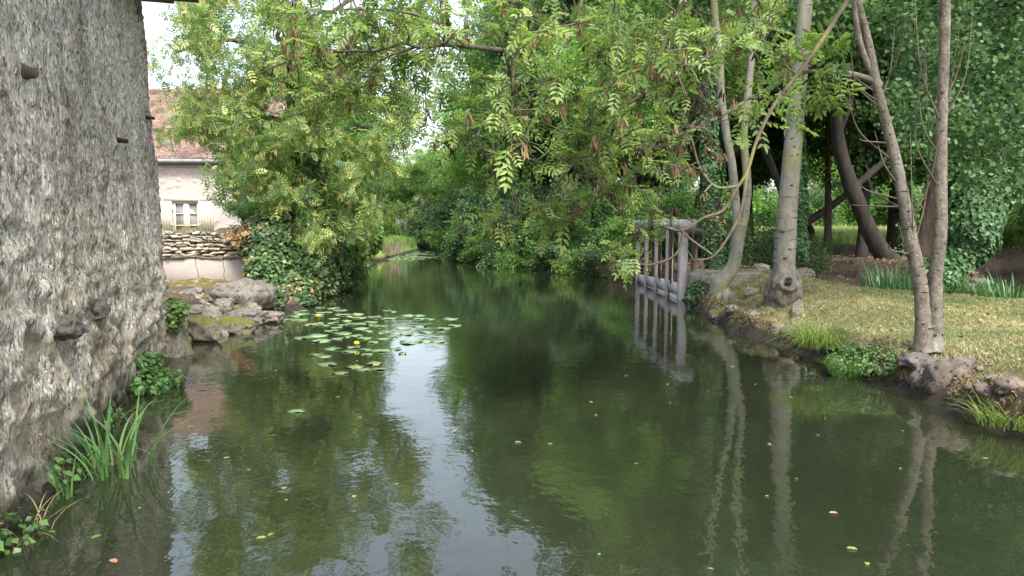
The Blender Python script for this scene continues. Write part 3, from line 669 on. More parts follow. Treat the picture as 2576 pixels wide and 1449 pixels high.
# ------------------------------------------------------------------ sluice
def sluice():
    T = Th('sluice_gate', (4.0, 21, 0), 'weathered grey timber sluice gate with rusty lifting racks standing in the river', 'sluice gate')
    Ds = [18.0, 19.45, 20.9, 22.35, 23.8]; zb = at(1288, 578, 18)[2]; zt = zb+.25
    X0 = 4.0
    for i, D in enumerate(Ds):
        g = Geo(); x = X0-.02*i
        n = 14; zs = np.linspace(-.6, zb, n); wx, wy = (.17, .30) if i == 0 else (.15, .24)
        V = []
        for q in zs:
            for sx, sy in ((-1, -1), (1, -1), (1, 1), (-1, 1)): V.append((x+wx/2+sx*wx/2+RNG.normal()*.004, D+wy/2+sy*wy/2+RNG.normal()*.006, q))
        Fc = [[4*a+b, 4*a+(b+1) % 4, 4*a+4+(b+1) % 4, 4*a+4+b] for a in range(n-1) for b in range(4)]
        g.add(V, Fc, .5); T.part(g, 'post', M['wood_grey'])
        g = Geo(); box(g, (x+.72, D+.12, (zb-.6)/2), (.13, .13, zb+.6), None, None, .006); T.part(g, 'rear_post', M['wood_dark'])
    g = Geo(); n = 22; ys = np.linspace(17.85, 24.7, n); V = []
    for q in ys:
        dz = .012*math.sin(q*1.7)+RNG.normal()*.006
        for sx, sz in ((-1, 0), (1, 0), (1, 1), (-1, 1)): V.append((X0+.14+sx*.18+RNG.normal()*.006, q, zb+sz*.25+dz))
    g.add(V, [[4*a+b, 4*a+4+b, 4*a+4+(b+1) % 4, 4*a+(b+1) % 4] for a in range(n-1) for b in range(4)]+[[0, 1, 2, 3], [4*n-1, 4*n-2, 4*n-3, 4*n-4]], .5)
    T.part(g, 'top_beam', M['wood_beam'])
    g = Geo(); box(g, (X0+.78, 21.2, zb-.10), (.2, 6.6, .2), None, None, .01); T.part(g, 'rear_beam', M['wood_dark'])
    for i in range(4):
        y0 = Ds[i]+(.30 if i == 0 else .24); y1 = Ds[i+1]; top = .42-.04*i
        g = Geo()
        for kk in range(3): box(g, (X0+.02-.02*i+kk*.003, (y0+y1)/2, top-.17-kk*.29), (.06, y1-y0-.01, .28), None, None, .004)
        T.part(g, 'gate_board', M['wood_grey'])
        yc = (y0+y1)/2+.05
        g = Geo(); zr0 = top-.1; zr1 = zt+(.30 if i < 3 else -.1)
        box(g, (X0-.03, yc, (zr0+zr1)/2), (.035, .045, zr1-zr0))
        for z in np.arange(zr0+.5, zr1, .055): box(g, (X0-.055, yc, z), (.03, .045, .028))
        T.part(g, 'lifting_rack', M['rust'])
        g = Geo(); box(g, (X0+.02, yc+.35, .75), (.07, .09, 2.0), None, None, .005); T.part(g, 'guide_post', M['wood_dark'])
        if i < 3:
            g = Geo(); box(g, (X0+.06, yc, zt+.03), (.26, .34, .05)); box(g, (X0+.05, yc+.08, zt+.2), (.05, .06, .3)); box(g, (X0+.05, yc-.1, zt+.16), (.05, .05, .24))
            a = np.linspace(0, 2*PI, 13); tube(g, np.c_[X0+.05+a*0, yc+.09*np.cos(a), zt+.24+.09*np.sin(a)], .022, 6); tube(g, [(X0-.05, yc, zt+.24), (X0+.2, yc, zt+.24)], .025, 8)
            T.part(g, 'rack_gear', M['iron'])
    g = Geo()
    for k in range(3): box(g, (X0+1.1+k*.3, 18.9, .62+.0), (.27, 2.2, .05), None, None, .006)
    T.part(g, 'footboard', M['wood_dark'])
    # stone abutment
    p = gnd(1735, 757)
    g = Geo(); V = IV.copy(); V = np.sign(V)*np.abs(V)**.3; V *= (1+.05*fbm(IV*2, 5, 4))[:, None]
    V = V*np.array([.85, .7, .62])+np.array([4.95, 17.15, .17]); g.add(V, IF, .5)
    tag(g.build('stone_abutment', M['rock_pale'], None, True, (4.9, 17.2, 0)), 'yellowish squared stone abutment at the near end of the sluice gate', 'masonry')
sluice()

# ------------------------------------------------------------------ skeleton trees
class Skel:
    def __init__(s, seed): s.p = []; s.par = []; s.r = []; s.paths = []; s.rg = np.random.default_rng(seed); s.tips = []
    def trunk(s, P, R, parent=-1):
        idx = []
        for q, r in zip(P, R):
            s.p.append(np.array(q, float)); s.par.append(parent); s.r.append(r); parent = len(s.p)-1; idx.append(parent)
        s.paths.append((idx, True)); return idx
    def grow(s, targets, step=.35, sag=.15, wob=.08, minr=.006, ratio=.62, up=.0, lo=0):
        """connect each target to the closest existing branch with a curved path"""
        t = np.asarray(targets); P0 = np.array(s.p); 
        d0 = np.array([np.min(((P0-q)**2).sum(1)) for q in t]); order = np.argsort(d0)
        arr = np.zeros((len(s.p)+len(t)*14, 3)); n = len(s.p); arr[:n] = P0
        rr = np.zeros(len(arr)); rr[:n] = s.r
        for q in t[order]:
            dv = arr[lo:n]-q; d = np.sqrt((dv**2).sum(1)); d = d+up*np.clip(arr[lo:n, 2]-q[2], -.2, 9)+(rr[lo:n] < minr*1.2)*.3
            a = lo+int(np.argmin(d)); A = arr[a]; L = np.linalg.norm(q-A)
            if L < .05: continue
            m = int(np.clip(L/step, 2, 10)); ts = np.linspace(0, 1, m+1)[1:]
            w = s.rg.normal(0, wob*L**.7, 3); w2 = s.rg.normal(0, wob*.5, 3)
            pts = A+(q-A)*ts[:, None]+np.sin(ts*PI)[:, None]*w+np.sin(ts*2*PI)[:, None]*w2+np.array([0, 0, 1])*(sag*L*np.sin(ts*PI))[:, None]
            r0 = max(minr, min(rr[a]*ratio, .012*L+minr*1.3)); R = np.linspace(r0, minr*.6, m)
            idx = [a]
            for x, r in zip(pts, R):
                s.p.append(x); s.par.append(idx[-1]); s.r.append(r); arr[n] = x; rr[n] = r; idx.append(n); n += 1
            s.paths.append((idx, False)); s.tips.append(idx)
    def wood(s, g=None, n0=14, n1=5, rough=.12, which=None):
        g = g or Geo()
        for idx, tr in s.paths:
            if which is not None and tr != which: continue
            P = np.array([s.p[i] for i in idx]); R = np.array([s.r[i] for i in idx])
            if not tr: R[0] = min(R[0], R[1]*1.25)
            tube(g, P, R, n0 if tr else (n1 if R[0] > .02 else 4), s.rg.random(), rough if tr else 0, 3, cap=tr)
        return g
def tipleaves(sk, n, spread, T, size, geo, rg, flat=.8, frac=.35, tintf=None, droop=.0, out=.5):
    """leaves round the outer part of every twig"""
    P = []; Dn = []
    for idx in sk.tips:
        pts = np.array([sk.p[i] for i in idx]); k = len(pts)
        t = frac+(1-frac)*rg.random(n); f = t*(k-1); i = np.minimum(f.astype(int), k-2); w = (f-i)[:, None]
        q = pts[i]*(1-w)+pts[i+1]*w; d = nrm(pts[i+1]-pts[i])
        P.append(q+rg.normal(0, spread, q.shape)); Dn.append(d)
    P = np.concatenate(P); Dn = np.concatenate(Dn)
    dirs = nrm(Dn*out+rg.normal(size=P.shape)+np.array([0, 0, -droop])); nor = nrm(np.array([0, 0, flat])+rg.normal(size=P.shape)*.6)
    tint = np.clip(rg.random(len(P)), 0, 1) if tintf is None else tintf(P)
    leaves(geo, T, P, dirs, nor, size*(.7+.6*rg.random(len(P))), tint); return P
def crownpts(rg, n, c, r, clumps=9, cs=.42):
    """targets in clumpy ellipsoid shell"""
    C = nrm(rg.normal(size=(clumps, 3)))*(.35+.5*rg.random((clumps, 1))); out = []
    while len(out) < n:
        q = C[rg.integers(clumps)]+nrm(rg.normal(size=3))*cs*rg.random()**.4
        if np.linalg.norm(q) < 1.15: out.append(np.array(c)+q*np.array(r))
    return np.array(out)

# ---- background prototypes (built at the origin)
def proto(seed, h, cr, base, K, nl, T, size, leaf, bark, name, label, r0=.16, clumps=12, spread=.2, multi=1):
    rg = np.random.default_rng(seed); sk = Skel(seed)
    for m in range(multi):
        a = rg.random()*6.28; sp = (.25 if multi > 1 else .03)
        n = 9; ts = np.linspace(0, 1, n); lean = rg.normal(0, .04*h, 2)*(1 if multi == 1 else 1.6)+np.array([math.cos(a), math.sin(a)])*sp*h*(multi > 1)
        P = np.c_[np.outer(ts**1.3, lean)+rg.normal(0, .02*h*.3, (n, 2))*ts[:, None], ts*h*.86-.2]; P[:, :2] += np.array([math.cos(a), math.sin(a)])*sp*(multi > 1)
        sk.trunk(P, r0*(1-.8*ts)*(1.25-.25*np.minimum(ts*8, 1)))
    c = (0, 0, (h+base)/2); t = crownpts(rg, K, c, (cr, cr, (h-base)/2), clumps)
    t = t[t[:, 2] > .15]
    sk.grow(t, .6, .08, .12, .012, .6, .8)
    Tt = Th(name, (0, 0, 0), label, 'tree' if h > 5.5 else 'shrub')
    Tt.part(sk.wood(), 'trunk', M[bark], True)
    g = Geo(); tipleaves(sk, nl, spread, T, size, g, rg, .7, .3); Tt.part(g, 'crown', M[leaf])
    return Tt.o
PA = proto(1, 13, 4.2, 2.6, 420, 80, T_simple(), .16, 'leafA', 'bark_brown', 'broadleaf_tree', 'x')
PB = proto(2, 12, 3.8, 2.8, 400, 80, T_round(), .13, 'leafB', 'bark_dark', 'alder_tree', 'x')
PC = proto(3, 10, 3.6, 1.0, 400, 80, T_simple(.26), .16, 'leafC', 'bark_brown', 'willow_tree', 'x', .14, 12, .2)
PD = proto(4, 15, 4.2, 3.5, 440, 80, T_round(), .15, 'leafD', 'bark_dark', 'woodland_tree', 'x', .2)
PS = proto(5, 4.2, 2.6, -.8, 260, 80, T_simple(), .12, 'leafA', 'bark_brown', 'waterside_shrub', 'x', .05, 10, .16, 4)
PT = proto(6, 4.0, 2.6, -.8, 260, 85, T_round(), .10, 'leafB', 'bark_brown', 'dark_leafed_shrub', 'x', .05, 10, .16, 4)
PROT = dict(A=PA, B=PB, C=PC, D=PD, S=PS, T=PT)
used = set(); rgp = np.random.default_rng(77)
LAB = {
 'lb': ('leafy tree in the row along the far left river bank', 'trees along the far left bank'),
 'hb': ('leafy tree standing behind the cottage', 'trees behind the cottage'),
 'rb': ('dense tree leaning over the water beyond the sluice gate', 'trees on the right bank beyond the sluice'),
 'rs': ('bushy shrub overhanging the water beyond the sluice gate', 'shrubs on the right bank beyond the sluice'),
 'ls': ('green shrub at the water edge of the left bank', 'shrubs on the left bank'),
 'wd': ('tree of the shady wood on the right', 'trees of the wood on the right'),
 'uw': ('undergrowth shrub between the trunks of the wood', 'undergrowth shrubs in the wood'),
 'fr': ('distant tree on the far side of the meadow', 'trees beyond the meadow'),
 'fe': ('distant tree closing the view where the river bends', 'trees at the river bend'),
}
def put(k, x, y, s, key, zs=1.0, z=None):
    o = PROT[k]; loc = (x, y, (hz(x, y) if z is None else z)-.05); rz = rgp.random()*6.28; sc = (s, s, s*zs); lab, grp = LAB[key]
    if k not in used:
        used.add(k); o.location = loc; o.rotation_euler = (0, 0, rz); o.scale = sc; tag(o, lab, None, grp)
    else: o = copy_tree(o, loc, rz, sc, lab, grp)
    return o
# left bank row, from behind the ivy to the bend
for (x, y, k, s, zs) in [(-7.6, 24, 'A', .42, 1), (-8.6, 29, 'C', .58, 1), (-8.4, 34, 'A', .66, 1), (-9.5, 39, 'B', .85, 1), (-10.8, 45, 'C', .95, 1), (-12.5, 50, 'A', .9, 1.0), (-11.5, 57, 'B', .8, .85), (-14, 44, 'D', .5, 1), (-15, 60, 'A', .75, 1)]:
    put(k, x, y, s, 'lb', zs)
for (x, y, k, s) in [(-6.7, 24.5, 'S', .6), (-7.0, 27.5, 'S', .62), (-7.8, 31, 'T', .8), (-8.4, 35, 'S', .8), (-9.4, 42, 'S', .7), (-10.5, 50, 'T', .8), (-6.9, 21.6, 'T', .55)]: put(k, x, y, s, 'ls')
for (x, y, k, s) in [(-9, 66, 'A', .7), (-5.8, 70, 'A', .72), (-12, 74, 'C', .95), (-1, 66, 'B', 1.0), (-17, 76, 'A', 1.0), (-8, 80, 'C', .95)]: put(k, x, y, s, 'fe')
for (x, y, k, s) in [(-8.6, 63, 'S', 1.0), (-6.0, 62, 'T', 1.0), (-11, 62, 'S', 1.0), (-3.6, 65, 'S', 1.5), (-.8, 62, 'T', 1.4), (-1.6, 57, 'S', 1.2)]: put(k, x, y, s, 'fe')
for (x, y, k, s) in [(-13, 41, 'A', .5), (-19.5, 44, 'C', .52), (-16.5, 50, 'A', .55)]: put(k, x, y, s, 'hb')
# right bank beyond the sluice
for (x, y, k, s) in [(4.6, 29, 'C', .95), (2.3, 33, 'B', 1.05), (1.0, 37, 'B', 1.1), (5.8, 34, 'A', 1.1), (.5, 44, 'A', 1.1), (3.5, 41, 'D', 1.15), (-1.4, 52, 'C', 1.1), (2, 52, 'D', 1.1), (8.2, 31, 'C', .9), (7.5, 40, 'D', 1.1), (-2.2, 59, 'A', 1.0)]: put(k, x, y, s, 'rb')
for (x, y, k, s) in [(4.7, 27.0, 'S', .75), (3.4, 29.4, 'T', .85), (2.0, 31.3, 'S', .85), (.9, 33.5, 'T', .95), (-.4, 37, 'T', .95), (-1.4, 41.5, 'S', .85), (-2.7, 47, 'T', .9), (-3.4, 53, 'S', .9), (5.9, 26.2, 'S', .7), (.2, 34.6, 'S', .6)]: put(k, x, y, s, 'rs')
for (x, y, k, s) in [(3.55, 26.3, 'T', .55), (2.9, 28.2, 'S', .6), (2.1, 29.6, 'T', .62), (1.2, 31.4, 'S', .7), (.3, 33.2, 'T', .7), (-.7, 35.8, 'S', .7), (-1.6, 39.3, 'T', .75), (-2.6, 43.2, 'S', .8), (-3.5, 48, 'T', .85), (4.6, 25.2, 'T', .42)]: put(k, x, y, s, 'rs', .8, -.35)
for (x, y, k, s) in [(-5.4, 22.8, 'T', .42), (-5.8, 25.6, 'S', .45), (-6.3, 28.6, 'T', .45)]: put(k, x, y, s, 'ls', .8, -.3)
# the wood on the right
wood = [(9.5, 31, 'D', .95), (12.4, 29.8, 'A', .9), (10.6, 33.5, 'C', 1.0), (16.5, 33, 'D', 1.0), (20, 27, 'D', 1.0), (11, 37, 'D', 1.05), (12.3, 42, 'B', 1.0), (21, 37, 'D', 1.1), (26, 33, 'D', 1.1), (8.5, 45, 'D', 1.1), (13.5, 46, 'A', 1.0), (25, 44, 'D', 1.2), (31, 40, 'A', 1.2), (17, 22.5, 'B', .85), (22, 21, 'D', .95), (24, 26, 'A', .95), (11.5, 25, 'D', .8), (30, 29, 'D', 1.2), (5.5, 50, 'A', 1.1), (10, 56, 'D', 1.1), (31, 52, 'D', 1.2)]
for (x, y, k, s) in wood: put(k, x, y, s, 'wd', 1.05)
for (x, y, k, s) in [(7.4, 27.5, 'T', .45), (6.6, 24.5, 'T', .38), (21, 33, 'S', .6), (24, 30, 'T', .6), (26, 36, 'S', .8), (31, 35, 'S', .8), (27, 28, 'S', .6), (7.6, 34, 'S', .7)]: put(k, x, y, s, 'uw')
for i in range(16): put('CABC'[i % 4], 2+i*4.6+rgp.normal(), 80+rgp.random()*18, 1.2+.3*rgp.random(), 'fr')
for i in range(26): put('SST'[i % 3], 1+i*2.7+rgp.normal(), 76+rgp.random()*6, 1.6+.5*rgp.random(), 'fr')

# ------------------------------------------------------------------ specific trunks
def px(pts, D):
    out = []; R = []
    for q in pts:
        d = D if len(q) < 4 else q[3]
        out.append(at(q[0], q[1], d)); R.append(q[2]*mpp(d))
    S_ = smooth_path(np.c_[np.array(out), np.array(R)], 5); return S_[:, :3], np.abs(S_[:, 3])
def ivycoat(g, P, R, dens, rad, size, rg, T=None, brown=None, bfrac=0, spread=.35):
    L = np.linalg.norm(np.diff(P, axis=0), axis=1); n = int(dens*L.sum()); c = np.r_[0, np.cumsum(L)]
    t = rg.random(n)*c[-1]; x = np.stack([np.interp(t, c, P[:, k]) for k in range(3)], 1); r = np.interp(t, c, rad)
    a = rg.random(n)*2*PI; d = np.stack([np.cos(a), np.sin(a), rg.normal(0, .25, n)], 1)
    lump = 1+.45*fbm(np.c_[x*1.6+d*.5], 6, 3)
    q = x+d*(r*lump*(1-spread*rg.random(n)**2))[:, None]
    dirs = nrm(np.c_[rg.normal(0, .5, n), rg.normal(0, .5, n), -np.ones(n)]+d*.4); nor = nrm(d+rg.normal(0, .45, (n, 3))+[0, 0, .35])
    tint = rg.random(n)
    if brown is not None:
        b = (vn(q*2.6, 8) > .1) & (rg.random(n) < bfrac); leaves(brown, T_ivy(), q[b], dirs[b], nor[b], size*(.7+.5*rg.random(b.sum())), tint[b]); k = ~b
    else: k = np.ones(n, bool)
    leaves(g, T or T_ivy(), q[k], dirs[k], nor[k], size*(.7+.6*rg.random(k.sum())), tint[k])
def knots(g, P, R, n, rg, s=.5, lo=.05, hi=.95):
    for i in range(n):
        k = int((lo+(hi-lo)*rg.random())*(len(P)-1)); a = rg.random()*2*PI; d = np.array([math.cos(a), -abs(math.sin(a)), 0])
        c = P[k]+d*R[k]*.9; v = IV3*np.array([1.4, 1.4, .55])*R[k]*s*.35; g.add(v*(1+.3*fbm(IV3*2+i, i, 2))[:, None]+c, IF3, -1)

def high_crown(T, sk, tips, rg, leaf, tpl, size, nl, K, c, r, lo=0, up=.5):
    t = crownpts(rg, K, c, r, 9); sk.grow(t, .5, .1, .1, .008, .6, up, lo)

# Tree 1: forked sinuous tree
def tree1():
    D = 15.5; rg = np.random.default_rng(21); b = at(1815, 725, D)
    T = Th('forked_tree', b, 'smooth grey tree forking into two sinuous stems on the bank beside the sluice', 'tree')
    sk = Skel(21)
    P, R = px([(1806, 742, 25), (1812, 715, 22), (1838, 680, 17), (1851, 640, 15.5), (1857, 600, 15.5), (1862, 565, 17)], D); i0 = sk.trunk(P, R)
    P1, R1 = px([(1856, 585, 11), (1850, 500, 10.5), (1842, 420, 10), (1830, 350, 10), (1815, 250, 9.5), (1811, 150, 9), (1800, 50, 8.5), (1790, -90, 8), (1780, -260, 6), (1790, -420, 3)], D); i1 = sk.trunk(P1, R1)
    P2, R2 = px([(1866, 580, 11), (1876, 530, 10), (1880, 480, 10), (1877, 420, 9.5), (1872, 340, 9), (1880, 250, 9), (1890, 150, 8.5), (1896, 20, 8), (1905, -120, 7), (1915, -280, 5), (1930, -400, 3)], D); i2 = sk.trunk(P2, R2)
    c = at(1850, -200, D+.5); t = crownpts(rg, 170, (c[0], c[1], c[2]+.6), (2.6, 2.6, 2.8), 9); sk.grow(t, .4, .1, .1, .007, .6, .5, len(P))
    g = sk.wood(n0=16, rough=.10); knots(g, P2, R2, 14, rg); knots(g, P1, R1, 16, rg); T.part(g, 'trunk', M['bark_pale'], True)
    g = Geo(); tipleaves(sk, 26, .15, T_ash(4, False), .24, g, rg, .7); T.part(g, 'crown', M['leafA'])
    # ivy and roots at the foot
    g = Geo(); 
    for k in range(7):
        a = -2.6+k*.55; p = b+np.array([0, 0, -.02]); tube(g, smooth_path([p+[0, 0, .05], p+[math.cos(a)*.22, math.sin(a)*.2, -.15], p+[math.cos(a)*.4, math.sin(a)*.3, -.45]], 4), np.linspace(.09, .03, 9), 7, None, .2)
    T.part(g, 'root', M['bark_ash'], True)
tree1()
# Tree 2: pale trunk with swollen burl
def tree2():
    D = 13.0; rg = np.random.default_rng(22); b = at(1962, 812, D)
    T = Th('burl_tree', b, 'thick pale trunk with a huge swollen knotted base at the river edge', 'tree')
    P, R = px([(1972, 660, 27), (1976, 600, 25.5), (1982, 520, 24), (1989, 430, 22.5), (1998, 330, 21), (2008, 230, 19.5), (2018, 100, 18), (2026, 0, 16.5), (2034, -140, 15), (2040, -320, 11), (2030, -480, 6)], D)
    sk = Skel(22); sk.trunk(P, R); c = at(2030, -330, D)
    t = crownpts(rg, 220, (c[0]+.2, c[1]+.4, c[2]+.9), (3.0, 3.0, 2.9), 10); sk.grow(t, .4, .1, .1, .007, .5, .5, 20)
    g = sk.wood(n0=22, rough=.05); knots(g, P[:38], R[:38], 34, rg, .42, .02, .95); T.part(g, 'trunk', M['bark_pale'], True)
    P, R = px([(1964, 818, 22), (1960, 800, 30), (1962, 775, 38), (1968, 745, 43), (1972, 715, 41), (1972, 690, 34), (1972, 664, 27.5), (1973, 640, 26.2)], D)
    g = Geo(); n = 60
    Pd = smooth_path(np.c_[P, R], 2); P_, R_ = Pd[:, :3], Pd[:, 3]
    ang = np.linspace(0, 2*PI, n, endpoint=False); off = np.stack([np.cos(ang), np.sin(ang), ang*0], 1)
    V = P_[:, None]+off[None]*R_[:, None, None]
    fade = sstep(0, 1, np.linspace(2.2, 0, len(P_)))[:, None]
    d = (.06*fbm(V*np.array([4, 4, 3]), 3, 4)+.022*fbm(V*np.array([16, 16, 7]), 9, 3))*fade
    V = V+off[None]*d[..., None]
    # hollow
    hp = at(1984, 712, D-.30); dd = np.linalg.norm(V-hp, axis=2); V = V+off[None]*(-.09*np.exp(-(dd/.06)**2)+.05*np.exp(-((dd-.12)/.035)**2))[..., None]
    m = len(P_); i = np.arange(m-1)[:, None]*n; j = np.arange(n)[None]; k = (j+1) % n
    tb = np.clip(sstep(.55, .95, np.linspace(0, 1, m))[:, None]+.3*fbm(V*6, 4, 3)*np.sin(np.linspace(0, PI, m))[:, None], 0, 1)
    g.add(V.reshape(-1, 3), np.stack([i+j, i+k, i+n+k, i+n+j], -1).reshape(-1, 4), tb.ravel())
    bo = T.part(g, 'burl', M['burl'], True)
    g = Geo(); v = IV3*np.array([.06, .03, .035]); g.add(v+hp+np.array([0, .01, 0]), IF3, .5); T.part(g, 'hollow', M['hole'], True, parent=bo)  # near-black lump in the dent, stands in for the shade inside the hole
    g = Geo(); b2 = at(1985, 690, D)
    T2 = Geo()
    for k in range(6):
        a = -.9+k*.35; p = at(1962, 806, D); tube(g, smooth_path([p+[0, 0, .08], p+[math.cos(a)*.25, -.12+.1*k, -.02], p+[math.cos(a)*.5, -.1+.12*k, -.22]], 4), np.linspace(.07, .02, 9), 7, None, .2)
    T.part(g, 'root', M['burl'], True)
tree2()
NEARTARG = []
# Tree 3: twin stemmed ash on the lawn
def tree3():
    D = 8.6; rg = np.random.default_rng(23); b = at(2338, 872, D)
    T = Th('twin_stemmed_ash', b, 'slender twin-stemmed ash with bare sprouting shoots on the near lawn', 'tree')
    sk = Skel(23)
    P1, R1 = px([(2330, 880, 34), (2327, 850, 25), (2322, 800, 19), (2314, 710, 17), (2292, 610, 16), (2275, 510, 15), (2252, 400, 14), (2227, 300, 12.5), (2203, 205, 11), (2183, 100, 9.5), (2160, 10, 8), (2130, -120, 6.5), (2100, -300, 4)], D); sk.trunk(P1, R1)
    P2, R2 = px([(2345, 882, 28), (2348, 850, 22), (2352, 790, 17), (2354, 700, 15.5), (2364, 590, 16), (2366, 470, 15), (2368, 330, 14), (2374, 170, 13), (2377, 20, 12), (2380, -140, 10), (2392, -320, 6)], D); sk.trunk(P2, R2)
    P3, R3 = px([(2218, 222, 8), (2190, 175, 7), (2165, 110, 6.5), (2150, 20, 6), (2140, -120, 5)], D); sk.trunk(P3, R3)
    P4, R4 = px([(2212, 215, 9), (2180, 197, 7), (2130, 184, 6), (2060, 179, 5.2), (2005, 186, 5), (1935, 222, 4.6, 8.4), (1850, 270, 4.2, 8.2), (1780, 310, 3.8, 8.0), (1690, 345, 3.3, 7.8), (1600, 352, 2.8, 7.6), (1545, 362, 2.2, 7.4), (1470, 430, 1.8, 7.3), (1400, 520, 1.4, 7.2)], D); sk.trunk(P4, R4)
    lo = len(sk.p)
    c = at(2180, -330, D); t = crownpts(rg, 110, (c[0], c[1], c[2]+.3), (1.9, 1.9, 1.2), 7); t = t[t[:, 2] > at(2180, -40, D)[2]]
    sk.grow(t, .3, .1, .08, .005, .5, .3)
    # a few leafy sprays off the long low branch
    tt = [at(x, y, d) for x, y, d in [(1960, 195, 8.2), (2040, 130, 8.3), (2080, 210, 8.4), (2020, 290, 8.3), (2110, 235, 8.4), (2000, 110, 8.2), (1880, 300, 8.1), (1700, 400, 7.8), (2080, 150, 8.3), (1950, 250, 8), (1480, 470, 7.3), (1430, 560, 7.2)]]
    n0 = len(sk.tips); sk.grow(tt, .2, .05, .05, .004, .5)
    g = sk.wood(n0=16, rough=.10); knots(g, P1[:58], R1[:58], 22, rg, .5); knots(g, P2[:50], R2[:50], 22, rg, .5); T.part(g, 'trunk', M['bark_ash'], True)
    g = Geo(); tipleaves(sk, 11, .05, T_ash(4, True), .30, g, rg, .9, .5); T.part(g, 'crown', M['ash_near'])
    g = Geo()  # bare shoots
    sh = [(2262, 468, 2200, 330), (2240, 400, 2130, 190), (2300, 640, 2290, 330), (2300, 620, 2330, 160), (2285, 560, 2370, 280), (2262, 520, 2180, 420), (2258, 500, 2150, 440), (2270, 520, 2140, 515), (2358, 470, 2320, 130), (2362, 290, 2330, 80), (2372, 310, 2450, -20), (2366, 400, 2415, 60), (2355, 380, 2310, 220), (2318, 760, 2290, 700),
          (2306, 640, 2240, 610), (2200, 230, 2130, 160), (2214, 260, 2140, 130), (2222, 280, 2105, 60), (2325, 700, 2345, 590), (2310, 560, 2310, 500), (2235, 360, 2160, 350), (2300, 660, 2260, 560), (2215, 250, 2250, 70), (2214, 230, 2290, 40), (2362, 300, 2300, -30), (2374, 250, 2430, 90)]
    for (x0, y0, x1, y1) in sh:
        a = at(x0, y0, D); q = at(x1, y1, D+rg.normal()*.25); m = (a+q)/2+np.array([(q[0]-a[0])*.25, rg.normal()*.05, -abs(q[2]-a[2])*.12]); tube(g, smooth_path([a, m, q], 5), np.linspace(.012, .004, 11), 5, .9)
    T.part(g, 'shoots', M['bark_twig'], True)
tree3()
def simple_trunk(name, pts, D, label, bark, cat='tree', ivy=None, brown=False, crown=None, group=None, seed=1, limbs=(), idens=1.0, isz=.09):
    rg = np.random.default_rng(seed); P, R = px(pts, D); b = P[0]
    T = Th(name, b, label, cat, group); sk = Skel(seed); sk.trunk(P, R)
    for l in limbs: Pl, Rl = px(l, D); sk.trunk(Pl, Rl)
    if crown:
        c, r, K, leaf, tp, size, nl = crown; c = at(c[0], c[1], D+(c[2] if len(c) > 2 else 0)); t = crownpts(rg, K, c, r, 9); sk.grow(t, .5, .1, .1, .01, .6, .3, len(P)//2)
    T.part(sk.wood(rough=.12), 'trunk', M[bark], True)
    if crown:
        g = Geo(); tipleaves(sk, nl, .2, tp, size, g, rg, .7, .3); T.part(g, 'crown', M[leaf])
    if ivy:
        g = Geo(); gb = Geo() if brown else None; rad = np.maximum(np.array(R)*1.25, ivy*mpp(D)*(.75+.35*np.abs(vn(P*.8, 3))))
        ivycoat(g, P, R, idens*1500*ivy*mpp(D)/.25, rad, isz, rg, None, gb, .3); io = T.part(g, 'ivy', M['ivy'])
        if brown and gb.n: T.part(gb, 'withered_leaves', M['ivy_brown'], parent=io)
    return T
simple_trunk('leaning_tree', [(2240, 662, 31), (2223, 640, 24), (2193, 590, 21), (2162, 520, 19.5), (2132, 440, 18), (2112, 370, 16), (2104, 280, 14), (2100, 180, 12), (2095, 60, 12), (2092, -80, 10), (2080, -220, 6)], 24, 'dark bare trunk leaning left in the middle of the wood', 'bark_dark', seed=31,
    limbs=[[(2150, 470, 8), (2185, 440, 9), (2225, 405, 8), (2260, 360, 6), (2290, 300, 4)], [(2112, 330, 7), (2140, 260, 5), (2150, 160, 4)]], crown=((2110, -60), (4.2, 4, 3.0), 380, 'leafD', T_round(), .13, 60))
simple_trunk('fallen_limb_tree', [(1985, 590, 9), (2010, 572, 9), (2050, 546, 10), (2100, 512, 9), (2150, 470, 8), (2200, 430, 7), (2250, 385, 5)], 33, 'slanting half-fallen trunk rising to the right behind the pale thick trunk', 'bark_brown', seed=32)
simple_trunk('crooked_tree', [(2012, 618, 16), (2030, 604, 13), (2038, 585, 11), (2028, 566, 10), (2008, 548, 8), (1996, 525, 6)], 38, 'short crooked dark trunk curving below the slanting one', 'bark_dark', seed=33)
simple_trunk('rough_barked_tree', [(2312, 650, 26), (2322, 600, 19), (2333, 540, 16), (2345, 450, 14), (2352, 330, 12), (2360, 200, 10), (2366, 0, 8), (2370, -200, 5)], 26, 'brown deeply furrowed trunk seen between the twin ash stems', 'bark_brown', seed=34, crown=((2370, 40), (4, 4, 3.2), 360, 'leafB', T_round(), .13, 60))
simple_trunk('ivy_stump_tree', [(2275, 655, 18), (2278, 600, 15), (2272, 520, 13), (2268, 420, 12), (2272, 300, 10), (2275, 100, 8), (2270, -80, 5)], 25.5, 'trunk wrapped in brown ivy stems right of the dark leaning trunk', 'bark_brown', seed=35, ivy=20)
simple_trunk('ivy_clad_tree', [(1805, 690, 22), (1800, 640, 18), (1796, 560, 16), (1790, 450, 15), (1785, 350, 14), (1775, 200, 12), (1765, 50, 10), (1760, -150, 7)], 17.2, 'trunk thickly clad in ivy with orange withered leaves behind the forked tree', 'bark_brown', seed=36, ivy=27, brown=True, idens=2.4, crown=((1765, 60, 1), (2.6, 2.6, 2.2), 200, 'leafA', T_simple(), .11, 60))
